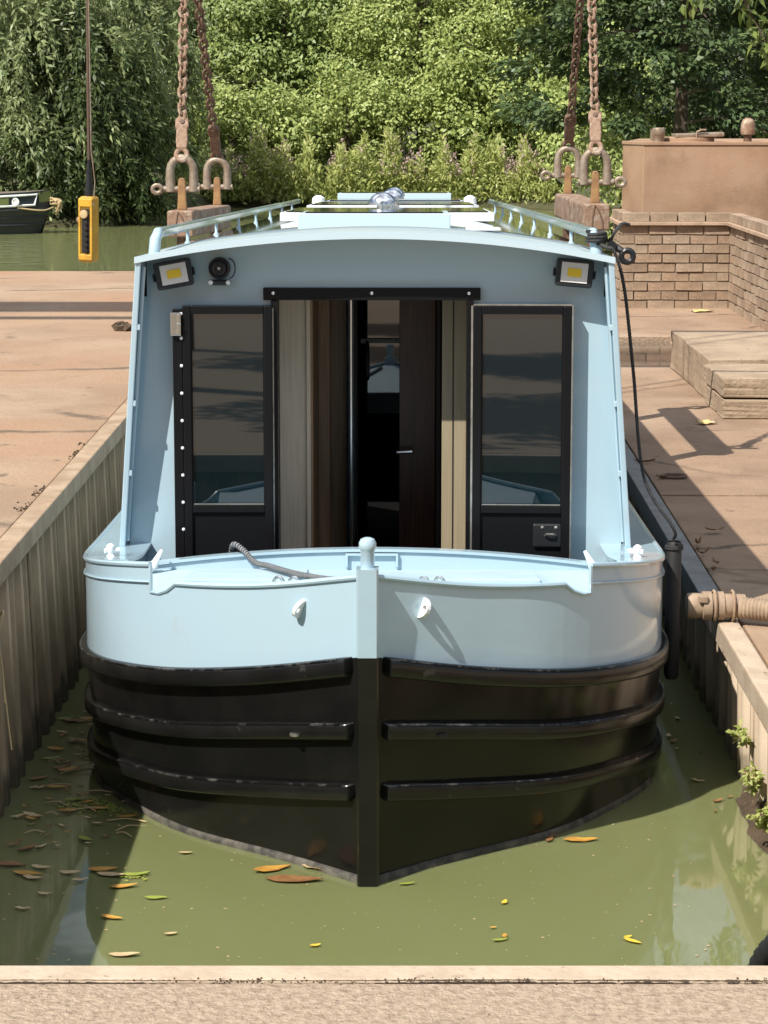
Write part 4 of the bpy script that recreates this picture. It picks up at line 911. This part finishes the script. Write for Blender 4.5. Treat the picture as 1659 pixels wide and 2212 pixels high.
def limbs(name, base, top, n, spread, r0, parent, zs=(.25, .9), seed=0, lean=(0, 0)):
    r_ = random.Random(seed); b_ = MB(); H_ = top - base[2]; bx, by, bz = base
    tr = cr([(0, 0, -.2), (lean[0] * .3 + r_.uniform(-.05, .05), lean[1] * .3, H_ * .35), (lean[0], lean[1], H_ * .75), (lean[0] * 1.2, lean[1], H_ * .95)], 5)
    b_.tube(tr, [r0 * (1.15 - .95 * i / (len(tr) - 1)) for i in range(len(tr))], 8)
    for k in range(n):
        t = r_.uniform(*zs); a_ = r_.uniform(0, 6.28); L_ = spread * r_.uniform(.5, 1); p = tr[int(t * (len(tr) - 1))]
        q = p + Vector((math.cos(a_) * L_, math.sin(a_) * L_, L_ * r_.uniform(.1, .7))); mid = lerp(p, q, .5) + Vector((0, 0, L_ * .12)); rr_ = r0 * (1 - t) * .5 + .012
        b_.tube(cr([p, mid, q], 4), [rr_ * (1 - .8 * i / 8) for i in range(9)], 5)
    return b_.build(name, M_bark, parent, smooth=True)
def shrub(kind, label, cat, base, rx, ry, h, ncl, per, L, W, mat, rcl=(.35, .7), zlo=.0, droop=.25, flat=.75, group=None, seed=0, prof=None, trunk=.09, nl=10, upb=.5, lean=(0, 0)):
    root = empty(kind, base); tag(root, label, cat, group)
    cs = crown_centres((0, 0, 0), rx, ry, zlo, h, ncl, prof=prof); rad = rs.uniform(rcl[0], rcl[1], ncl)
    P, O = clumps(cs, rad, per, flat); k = len(P)
    nrm = unit(O * .9 + np.array([-.15, -.3, upb]) + rs.normal(size=(k, 3)) * .32)
    d = np.cross(nrm, rs.normal(size=(k, 3))) + O * .35 - np.array([0, 0, droop])
    me = leaf_mesh('foliage', P, d, nrm, L * rs.uniform(.45, 1.45, k), W * rs.uniform(.6, 1.3, k), mat)
    link('crown', me, root); limbs('trunk', (0, 0, 0), h * .9, nl, max(rx, .5) * .9, trunk, root, seed=seed, lean=lean); return root
def willow(label, base, rx, ry, h, nstr, mat, L, W, group, zfloor=.0, seed=0):
    """Drooping strands of narrow leaves round an inner leafy mass."""
    root = empty('willow_tree', base); tag(root, label, 'tree', group)
    P = []; D = []
    cs = crown_centres((0, 0, 0), rx, ry, zfloor + .3, h, nstr // 12, inner=.5, prof=lambda t: (1 - max(0, t - .35) ** 2 * 1.9) ** .5)
    for c in cs:
        oa = math.atan2(c[1] / ry, c[0] / rx); nst = rs.randint(9, 16); size = rs.uniform(.6, 1.25)
        for q in range(nst):
            a_ = oa + rs.normal() * .9; ln = size * rs.uniform(.5, 1.1); m = max(4, int(ln / .042)); t = np.linspace(0, 1, m)[:, None]
            out = ln * rs.uniform(.25, .75); x, y, z0 = c + rs.normal(size=3) * [.18, .18, .15]
            ln = min(ln * rs.uniform(.6, 1.1), max(.2, z0 - zfloor + .2))
            pts = np.concatenate([x + math.cos(a_) * out * t ** .7, y + math.sin(a_) * out * t ** .7, z0 + .25 * out * t - ln * t ** 1.7], 1) + rs.normal(size=(m, 3)) * .03
            P.append(pts); D.append(np.concatenate([np.full((m, 1), math.cos(a_) * .6), np.full((m, 1), math.sin(a_) * .6), .1 - 1.1 * t], 1) + rs.normal(size=(m, 3)) * .5)
    P = np.concatenate(P); D = np.concatenate(D); k = len(P)
    nrm = unit(np.stack([P[:, 0] / rx, P[:, 1] / ry, np.full(k, .55)], 1) + rs.normal(size=(k, 3)) * .5)
    link('crown', leaf_mesh('foliage', P, D, nrm, L * rs.uniform(.6, 1.3, k), W * rs.uniform(.7, 1.2, k), mat), root)
    limbs('trunk', (0, 0, 0), h * .92, 16, rx * .8, .28, root, seed=seed); return root
FAR = 'trees and shrubs beyond the canal'
willow('dark green weeping willow reaching the water behind the moored boat', (-8.4, 48.6, ZW + .4), 3.6, 2.5, 6.0, 3000, LF_willow, .2, .055, FAR, -.2, 1)
willow('shaded willow at the water edge behind the yellow pendant', (-6.2, 47.6, ZW + .3), 1.35, 1.2, 4.0, 900, LF_dark, .17, .055, FAR, -.05, 2)
willow('silvery willow left of the left chains, leaves lit at its top', (-6.3, 53.0, -.2), 1.9, 1.5, 5.6, 1300, LF_willow, .2, .06, FAR, .6, 3)
willow('pale willow crown above the left lifting chains', (-3.6, 63.0, -.2), 2.0, 1.4, 7.0, 900, LF_willow, .2, .065, FAR, 2.4, 4)
shrub('hawthorn_tree', 'mid green tree between the left chains and the bright thicket', 'tree', (-2.6, 60.5, -.3), 2.2, 1.3, 6.2, 150, 560, .13, .082, LF_mid, (.3, .75), group=FAR, seed=5, zlo=.5)
shrub('bright_shrub', 'bright yellow-green shrub mass in the middle of the far bank', 'shrub', (.9, 59.2, -.3), 2.1, 1.5, 6.6, 200, 1000, .10, .062, LF_bright, (.25, .65), zlo=.1, group=FAR, seed=6)
shrub('bright_shrub', 'tall sunlit shrub just left of the right lifting chains', 'shrub', (3.4, 58.6, -.3), 1.9, 1.5, 7.4, 200, 1000, .10, .062, LF_bright, (.25, .65), zlo=.1, group=FAR, seed=7)
shrub('bright_shrub', 'low sunlit shrub right of the left lifting chains', 'shrub', (-3.7, 57.2, -.35), 1.7, 1.0, 3.0, 130, 620, .11, .07, LF_bright, (.25, .5), group=FAR, seed=8)
shrub('bright_shrub', 'rounded low shrub behind the far end of the cabin roof', 'shrub', (-.9, 57.8, -.35), 1.5, 1.0, 3.2, 110, 620, .11, .07, LF_bright, (.25, .5), group=FAR, seed=9)
shrub('hawthorn_tree', 'shaded tree behind the middle shrubs with sky through its crown', 'tree', (-.6, 64, -.3), 3.0, 2.0, 7.5, 90, 300, .2, .13, LF_bright, (.4, .8), zlo=1.2, group=FAR, seed=10)
shrub('hawthorn_tree', 'dark tree high behind the bright middle shrub', 'tree', (2.6, 65, -.3), 3.2, 2.0, 10, 75, 300, .22, .14, LF_dark, (.4, .8), zlo=1.0, group=FAR, seed=11)
shrub('hawthorn_tree', 'dark tree far behind the left chains', 'tree', (-5.2, 64, -.3), 3.0, 2.0, 10, 70, 300, .22, .14, LF_dark, (.4, .8), zlo=.6, group=FAR, seed=12)
shrub('hawthorn_tree', 'dark tree in shade far behind the willow', 'tree', (-10.0, 62, -.3), 4.2, 2.0, 10, 90, 260, .24, .15, LF_dark, (.45, .9), zlo=.3, group=FAR, seed=13)
shrub('bramble_shrub', 'tangled green shrub below the conifer by the right chains', 'shrub', (5.2, 55.5, -.3), 1.6, 1.2, 3.8, 130, 520, .13, .085, LF_bright, (.25, .55), group=FAR, seed=14)
shrub('bright_shrub', 'pale hazy shrub between the two bright ones at mid bank', 'shrub', (2.1, 57.6, -.35), 1.4, 1.0, 4.2, 120, 600, .12, .075, LF_bright, (.25, .5), zlo=.1, group=FAR, seed=19)
shrub('bramble_shrub', 'leafy shrub left of the conifer trunk behind the tank', 'shrub', (4.2, 38.5, -.3), 1.3, 1.1, 2.3, 60, 420, .11, .07, LF_bright, (.22, .45), group=FAR, seed=15)
shrub('bramble_shrub', 'low shrub behind the right lifting beam', 'shrub', (3.95, 33.5, -.3), .8, .8, 1.35, 40, 420, .09, .06, LF_bright, (.18, .35), group=FAR, seed=16)
shrub('bramble_shrub', 'shaded undergrowth behind the top of the tank', 'shrub', (6.6, 40.5, -.3), 2.2, 1.0, 4.2, 130, 330, .13, .085, LF_dark, (.3, .6), group=FAR, seed=17)
shrub('bramble_shrub', 'bushy greenery at the right edge behind the tank', 'shrub', (6.4, 36.8, -.3), .9, .9, 2.0, 40, 420, .1, .06, LF_bright, (.2, .4), group=FAR, seed=18)
for k_, (x_, lab_) in enumerate(((-16, 'far left'), (-9, 'left'), (-2.5, 'middle left'), (5.5, 'middle right'), (11, 'right'), (17, 'far right'))):
    shrub('woodland_tree', 'tall tree in the %s of the wood behind everything' % lab_, 'tree', (x_, 76 + (k_ % 3) * 2, -.3), 4.6, 2.5, 11 + k_ % 2, 105, 150, .3, .19, LF_dark, (.6, 1.2), zlo=.2, group='wood behind the canal bank', seed=40 + k_)
for k_, (x_, y_, lab_) in enumerate(((-15, 56, 'left, past the willow'), (-22, 58, 'far left, beyond the moored boat'), (12, 46, 'right, past the conifer'), (19, 48, 'far right, beyond the tank'))):
    shrub('bank_tree', 'broad tree on the bank at the ' + lab_, 'tree', (x_, y_, -.3), 4.4, 2.4, 8.5, 90, 150, .28, .18, LF_mid, (.6, 1.1), zlo=.1, group='wood behind the canal bank', seed=60 + k_)
# conifer with bare lower trunk
cn = empty('conifer_tree', (4.62, 36.3, -.3)); tag(cn, 'dark green conifer with a bare lower trunk above the rusty tank', 'tree', FAR)
P = []; O = []
for k in range(300):
    z_ = rs.uniform(1.7, 9); rmax = 2.5 * (1 - (z_ - 1.5) / 9.5) ** .6; a_ = rs.rand() * 6.283; q = rs.uniform(.35, 1) * rmax; c = np.array([math.cos(a_) * q * 1.1, math.sin(a_) * q, z_ - .16 * q + .3])
    m = 190; u = unit(rs.normal(size=(m, 3))); r_ = rs.uniform(.28, .52); P.append(c + u * rs.rand(m, 1) ** .45 * r_ * np.array([1, 1, .5])); O.append(u * .5 + np.array([math.cos(a_), math.sin(a_), -.2]))
P = np.concatenate(P); O = np.concatenate(O); k = len(P)
link('crown', leaf_mesh('foliage', P, O + rs.normal(size=(k, 3)) * .5, unit(O * .4 + np.array([0, 0, 1]) + rs.normal(size=(k, 3)) * .4), rs.uniform(.09, .18, k), rs.uniform(.05, .09, k), LF_con), cn)
b_ = MB(); tr = cr([(0, 0, -.3), (.02, 0, 1), (.06, 0, 3), (.05, 0, 8.5)], 6); b_.tube(tr, [.19 - .16 * i / (len(tr) - 1) for i in range(len(tr))], 10)
r_ = random.Random(3)
for k in range(40):
    z_ = r_.uniform(1.6, 7.5); a_ = r_.uniform(0, 6.28); L_ = 2.3 * (1 - (z_ - 1.5) / 9.5); b_.tube(cr([(.05, 0, z_), (math.cos(a_) * L_ * .5, math.sin(a_) * L_ * .5, z_ + .1), (math.cos(a_) * L_, math.sin(a_) * L_, z_ - .15)], 3), [.03, .028, .025, .02, .015, .01, .006], 5)
b_.build('trunk', M_bark, cn, smooth=True)
# broad-leaved tree standing outside the frame on the right, its branches hanging in
ov = empty('ash_tree', (4.3, 14.6, 0)); tag(ov, 'leafy branches of a near tree hanging in at the upper right edge', 'tree')
P = []; D = []; br_ = MB()
r_ = random.Random(4)
trk = [(0, 0, -.05), (.03, 0, 2.0), (-.08, 0, 4.2)]; br_.tube(cr(trk, 6), [.13 - .06 * i / 12 for i in range(13)], 9)
strands = [((-.1, 0, 4.0), (-1.5, -.3, 3.4), (-2.12, -.5, 2.5), (-1.98, -.52, 2.0)), ((-.1, 0, 4.1), (-1.6, -.1, 3.5), (-2.3, -.35, 2.75), (-2.42, -.4, 2.28)), ((-.1, 0, 3.6), (-1.3, -.2, 3.0), (-1.85, -.45, 2.3), (-1.84, -.5, 1.72)), ((-.1, 0, 3.4), (-1.2, -.1, 2.8), (-1.72, -.4, 2.0), (-1.76, -.45, 1.35)),
           ((-.1, 0, 3.9), (-1.3, .1, 3.3), (-1.9, -.1, 2.8), (-2.0, -.2, 2.35)), ((0, 0, 3.8), (.8, .3, 3.8), (1.6, .6, 3.2), (1.9, .8, 2.6)), ((0, 0, 4.0), (-.2, 1.0, 4.2), (-.2, 1.8, 3.7), (-.1, 2.2, 3.0)), ((0, 0, 3.7), (.1, -.9, 3.6), (.2, -1.6, 3.1), (.3, -1.9, 2.5))]
for s_ in strands:
    c = cr(s_, 10); br_.tube(c, [.03 - .026 * i / (len(c) - 1) for i in range(len(c))], 6)
    for i in range(8, len(c)):
        for q in range(7):
            p = c[i] + Vector((r_.gauss(0, .035), r_.gauss(0, .05), r_.gauss(0, .035))); P.append(p); D.append((r_.gauss(-.1, .55), r_.gauss(-.1, .4), -.7 + r_.gauss(0, .45)))
P = np.array(P); D = np.array(D); k = len(P)
link('crown', leaf_mesh('foliage', P, D, unit(np.array([-.3, -.5, .8]) + rs.normal(size=(k, 3)) * .5), rs.uniform(.06, .115, k), rs.uniform(.022, .038, k), LF_branch), ov)
br_.build('trunk', M_bark, ov, smooth=True)
shrub('unseen_tree', 'leafy tree whose dappled shade falls on the coping at bottom right', 'tree', (-1.9, -2.1, 0), 2.1, 2.0, 8.4, 190, 260, .17, .11, LF_mid, (.35, .65), zlo=4.4, seed=33, trunk=.2, nl=14, lean=(.2, .2))
shrub('unseen_tree', 'unseen tree added behind the viewer to dull the reflection in the right door', 'tree', (-2.0, -8.6, 0), 2.3, 2.3, 8.4, 190, 200, .2, .13, LF_mid, (.4, .7), zlo=4.0, seed=34, trunk=.2, nl=14)  # added out of view to shade the ground that the right door mirrors
# bank herbs and willowherb flowers
def bankstuff(name, label, n, xr, y0f, hgt, L, W, mat, zoff=0, seed=0, thr=None):
    x = rs.uniform(*xr, n); yy = y0f(x) + rs.rand(n) ** 1.3 * 2.4
    if thr is not None: keep = np.sin(x * 1.9 + 1) + np.sin(x * 4.3) + .5 * np.sin(x * 9.1) > thr; x = x[keep]; yy = yy[keep]; n = len(x)
    z = ZW + .1 + zoff + rs.rand(n) ** .8 * hgt * np.clip(.72 + .34 * np.sin(x * 1.7 + .6) * np.sin(x * 4.1 + 1) + .22 * np.sin(x * 9.7) + .15 * np.sin(x * 23), .3, 1.4)
    P = np.stack([x, yy, z], 1); D = np.stack([rs.normal(size=n) * .5, rs.normal(size=n) * .5 - .2, np.full(n, .75) + rs.normal(size=n) * .5], 1)
    me = leaf_mesh(name, P, D, unit(np.stack([rs.normal(size=n) * .5, np.full(n, -.6), rs.normal(size=n) * .4 + .5], 1)), L * rs.uniform(.6, 1.4, n), W * rs.uniform(.7, 1.3, n), mat)
    o = link(name, me); o['kind'] = 'stuff'; o['label'] = label; return o
bankstuff('bank_herbs', 'tall grasses and herbs along the far canal bank', 26000, (-5.3, 5.2), lambda x: 55.4 + .3 * np.sin(x) - .55 * np.maximum(0, x - 2.2) ** 1.2, 1.45, .16, .05, LF_grass)
bankstuff('willowherb', 'pink willowherb flower spikes along the far bank', 4200, (-4.6, 5.2), lambda x: 55.3 - .55 * np.maximum(0, x - 2.2) ** 1.2, 1.0, .075, .035, LF_pink, .6, thr=-.45)
bankstuff('right_bank_herbs', 'undergrowth along the right-hand bank behind the brick wall', 9000, (3.55, 9), lambda x: np.where(x < 4.6, 29 + (x - 3.55) * 14, 27), 1.1, .1, .05, LF_grass, .2)

# ------------------------------------------------------------------ fallen leaves, debris, weeds
def leafshape(L, W, curl, seed):
    r_ = random.Random(seed); rows = []
    for i in range(6):
        t = i / 5; w_ = W * math.sin(math.pi * min(1, .06 + .94 * t) ** .85) ** .8 * .5 if 0 < i < 5 else .0015
        z_ = curl * (t - .5) ** 2 * 2 + r_.uniform(-.15, .15) * curl
        rows.append([(L * (t - .5), -w_, z_ + abs(curl) * .35 * r_.random()), (L * (t - .5), 0, z_ - .001), (L * (t - .5), w_, z_ + abs(curl) * .35 * r_.random())])
    return MB().grid(rows)
LM = {}
def leaf_obj(kind, x, y, z_, size, rz, label, group, thin=.38, curl=.006):
    key = (kind, round(size, 2), rnd.randint(0, 2), thin)
    if key not in LM: LM[key] = leafshape(size, size * thin, curl, hash(key) % 999).mesh('fallen_leaf', LEAFC[kind], True)
    o = link('fallen_leaf', LM[key], loc=(x, y, z_), rot=(rnd.uniform(-.06, .06), rnd.uniform(-.06, .06), rz)); tag(o, label, 'leaf', group); return o
FW = ZW + .006
big = [('amber', -.36, 6.985, .135, .5, 'amber willow leaf floating just left of the stem'), ('brown', -.285, 6.885, .185, -.1, 'largest brown leaf floating below the amber one by the stem'), ('amber', -.165, 6.985, .12, .1, 'curled brown leaf touching the foot of the stem'),
       ('pale', -.215, 7.0, .10, -.25, 'pale pinkish leaf beside the foot of the stem'), ('amber', .655, 7.28, .115, .05, 'orange leaf floating off the right bow'), ('brown', .55, 7.32, .07, .2, 'small brown leaf left of the orange one off the right bow'), ('brown', .553, 7.285, .06, 1.2, 'small dark leaf pointing away beside the orange one off the right bow'),
       ('green', -.705, 6.716, .07, 0, 'yellow-green leaf floating in the sunny water at left'), ('green', -.79, 6.93, .09, .1, 'green and orange leaf cluster near the left shade line'), ('amber', -.815, 6.818, .085, .2, 'orange leaf below the green cluster at left'), ('pale', -.748, 6.235, .09, -.05, 'pale leaf floating in the left sky reflection by the coping'),
       ('pale', -.65, 7.146, .045, .2, 'small pale leaf in the lit water left of the bow'), ('yellow', .37, 6.675, .035, 1.2, 'small bright yellow leaf in open water right of centre'), ('amber', .355, 6.386, .035, 1.5, 'round orange leaf below the bright yellow one'), ('green', .34, 6.355, .05, .4, 'thin yellow-green leaf below the round orange one'), ('yellow', .727, 6.345, .062, -.7, 'curved bright yellow leaf beside the right sky reflection'), ('yellow', .718, 6.378, .03, .6, 'tiny yellow leaf touching the curved yellow one'), ('pale', -.63, 6.405, .04, .3, 'small pale oval leaf in green water near the left coping'), ('yellow', -.20, 6.31, .035, .5, 'small cream leaf near the coping left of centre'), ('amber', .325, 6.455, .02, 0, 'speck-sized leaf right of centre'),
       ('green', .073, 6.845, .05, .2, 'slender yellow-green leaf just right of the stem foot')]
for k, x, y, s_, rz, lab in big: leaf_obj(k, x, y, FW, s_, rz, lab, 'leaves floating on the dock', .5 if s_ < .05 else .36, .003 if s_ < .08 else .007)
G2 = 'leaf litter floating by the left wall'
for i in range(95):
    t = rnd.random(); y = 7.15 + 1.75 * rnd.random() ** 1.1; x = -1.27 + (.22 + .32 * math.exp(-((y - 7.75) / .45) ** 2)) * rnd.random()
    leaf_obj(rnd.choice(['brown', 'brown', 'amber', 'pale', 'pale', 'green']), x, y, FW + rnd.random() * .004, rnd.choice([.025, .035, .05, .08]), rnd.uniform(-.9, .9), 'dead leaf in the floating litter along the left wall', G2, .38, .006)
for x, y in ((-.868, 6.93), (-1.113, 6.9), (-1.2, 7.03), (-1.1, 7.0), (-.82, 6.54), (-1.1, 6.62), (-1.135, 6.94), (-.9, 6.98), (-.96, 6.88), (-1.0, 6.95), (-1.05, 6.75)): leaf_obj(rnd.choice(['brown', 'amber', 'pale']), x, y, FW, rnd.choice([.05, .07, .1]), rnd.uniform(-.4, .4), 'dead leaf in the shaded water at the lower left', 'scattered leaves at the lower left')
for i in range(14): leaf_obj(rnd.choice(['brown', 'pale']), rnd.uniform(1.07, 1.26), rnd.uniform(7.5, 9.4), FW, rnd.choice([.03, .05]), rnd.uniform(-2, 2), 'dead leaf in the dark gap beside the right wall', 'leaves in the right gap')
for x, y, s_, rz in ((1.30, 8.8, .09, .5), (1.22, 10.55, .1, .1), (1.25, 10.1, .06, .3), (1.2, 8.55, .05, 1), (1.19, 8.35, .05, .2), (1.21, 8.15, .04, 2), (1.185, 8.02, .05, 1.2)):
    leaf_obj('brown', x * KR, y * KR, ZR + .010, round(s_ * KR, 2), rz, 'dry brown leaf on the shaded ground behind the right coping', 'dry leaves behind the right coping', .3, .03)
# fine floating specks, scum and twigs
sp_ = MB(); rr = random.Random(31)
for k in range(260):
    x, y = rr.uniform(-1.2, 1.0), rr.uniform(5.9, 7.5)
    if abs(x + .05) < (y - 6.85) * 1.05: continue
    a_ = rr.uniform(0, 3.14); s_ = rr.choice([.0015, .002, .003, .004, .007]); c_, d_ = math.cos(a_) * s_, math.sin(a_) * s_
    sp_.add([(x - c_, y - d_, FW - .004), (x + d_ * .6, y - c_ * .6, FW - .003), (x + c_, y + d_, FW - .004), (x - d_ * .6, y + c_ * .6, FW - .003)], [(0, 1, 2, 3)])
o = sp_.build('floating_specks', LEAFC['pale']); o['kind'] = 'stuff'; o['label'] = 'fine pale specks of debris floating on the dock water'
dw = MB()
for cx, cy, sx, sy, n_ in ((-.98, 7.66, .16, .10, 420), (-1.08, 8.05, .12, .2, 260), (-.80, 6.92, .05, .03, 60)):
    for k in range(n_):
        x, y = cx + rr.gauss(0, sx * .5), cy + rr.gauss(0, sy * .5)
        if x > -.5 - (y - 6.85) * .9 + .3 or x < -1.29: continue
        a_ = rr.uniform(0, 3.14); s_ = rr.uniform(.004, .01); c_, d_ = math.cos(a_) * s_, math.sin(a_) * s_
        dw.add([(x - c_, y - d_, FW - .003), (x + d_ * .7, y - c_ * .7, FW - .001), (x + c_, y + d_, FW - .003), (x - d_ * .7, y + c_ * .7, FW - .001)], [(0, 1, 2, 3)])
o = dw.build('duckweed', LEAFC['green']); o['kind'] = 'stuff'; o['label'] = 'green scum of duckweed among the leaf litter'
tg = MB()
for k in range(26):
    x, y = rr.uniform(-1.28, -.9), rr.uniform(7.3, 8.6); a_ = rr.uniform(-.8, .8); L_ = rr.uniform(.05, .16)
    tg.tube(cr([(x, y, FW), (x + math.cos(a_) * L_ * .5, y + math.sin(a_) * L_ * .5 + .01, FW + .006), (x + math.cos(a_) * L_, y + math.sin(a_) * L_, FW)], 3), .0025, 5)
o = tg.build('floating_twigs', M_straw); o['kind'] = 'stuff'; o['label'] = 'thin dry twigs floating along the left wall'
# grit in the joint behind the near coping and behind the left capping
gt = MB(); xj = -1.3; top = []; bot = []
while xj < .95:
    wj = .0015 + .006 * max(0, math.sin(xj * 3.1) + .6 * math.sin(xj * 11 + 1)) * rr.random() + .003 * rr.random(); mj = YN + .002 * math.sin(xj * 7) + rr.uniform(-.001, .001)
    top.append((xj, mj + wj * .5, .0015)); bot.append((xj, mj - wj, .0015)); xj += .008
gt.grid([top, bot])
for k in range(900):
    if k < 420: x = rr.choice([rr.gauss(-.25, .10), rr.gauss(.15, .12), rr.uniform(-1.4, .95), rr.gauss(.75, .05)]); y, z_ = YN + rr.gauss(-.003, .008), .001
    else: y = rr.uniform(6.2, 10.6); x = wl(y) - .09 - abs(rr.gauss(0, .018)); z_ = ZL + .002
    if k >= 420 and math.sin(y * 5) + math.sin(y * 13.7) < .3: continue
    s_ = rr.uniform(.0006, .0022) * (2.4 if k >= 420 else 1)
    gt.box((x, y, z_), (s_ * 2, s_ * 1.4, s_), (rr.random(), rr.random(), rr.random() * 3))
o = gt.build('grit', M_mud); o['kind'] = 'stuff'; o['label'] = 'dark grit and soil caught in the joints behind the copings'
# weeds at the foot of the right wall
def weed(base, h, n_, label, seed):
    r_ = random.Random(seed); root = empty('weed_plant', base); tag(root, label, 'plant', 'weeds on the right wall'); P = []; D = []; st_ = MB()
    for k in range(n_):
        a_ = r_.uniform(0, 6.28); q = (math.cos(a_) * h * .35 - h * .25, math.sin(a_) * h * .4, h * r_.uniform(.5, 1)); c = cr([(0, 0, 0), (q[0] * .4, q[1] * .4, q[2] * .6), q], 4); st_.tube(c, .002, 4)
        for p in c[2:]:
            for j in range(2): P.append(p); D.append((r_.gauss(-.2, .6), r_.gauss(-.3, .6), r_.gauss(.1, .4)))
    st_.build('stems', M_straw, root); P = np.array(P); k = len(P)
    link('leaves', leaf_mesh('leaves', P, np.array(D), unit(np.array([-.4, -.4, .8]) + rs.normal(size=(k, 3)) * .4), rs.uniform(.02, .04, k), rs.uniform(.011, .02, k), LF_weed), root)
weed((1.26, 7.45, ZW + .10), .11, 7, 'pale broad-leaved weed growing from the mud on the right wall', 1)
weed((1.25, 7.15, ZW + .07), .10, 8, 'leafy weed at the right frame edge just above the water', 2)
weed((1.27, 7.7, ZW + .2), .09, 5, 'small sprig of weed higher on the right piling', 3)
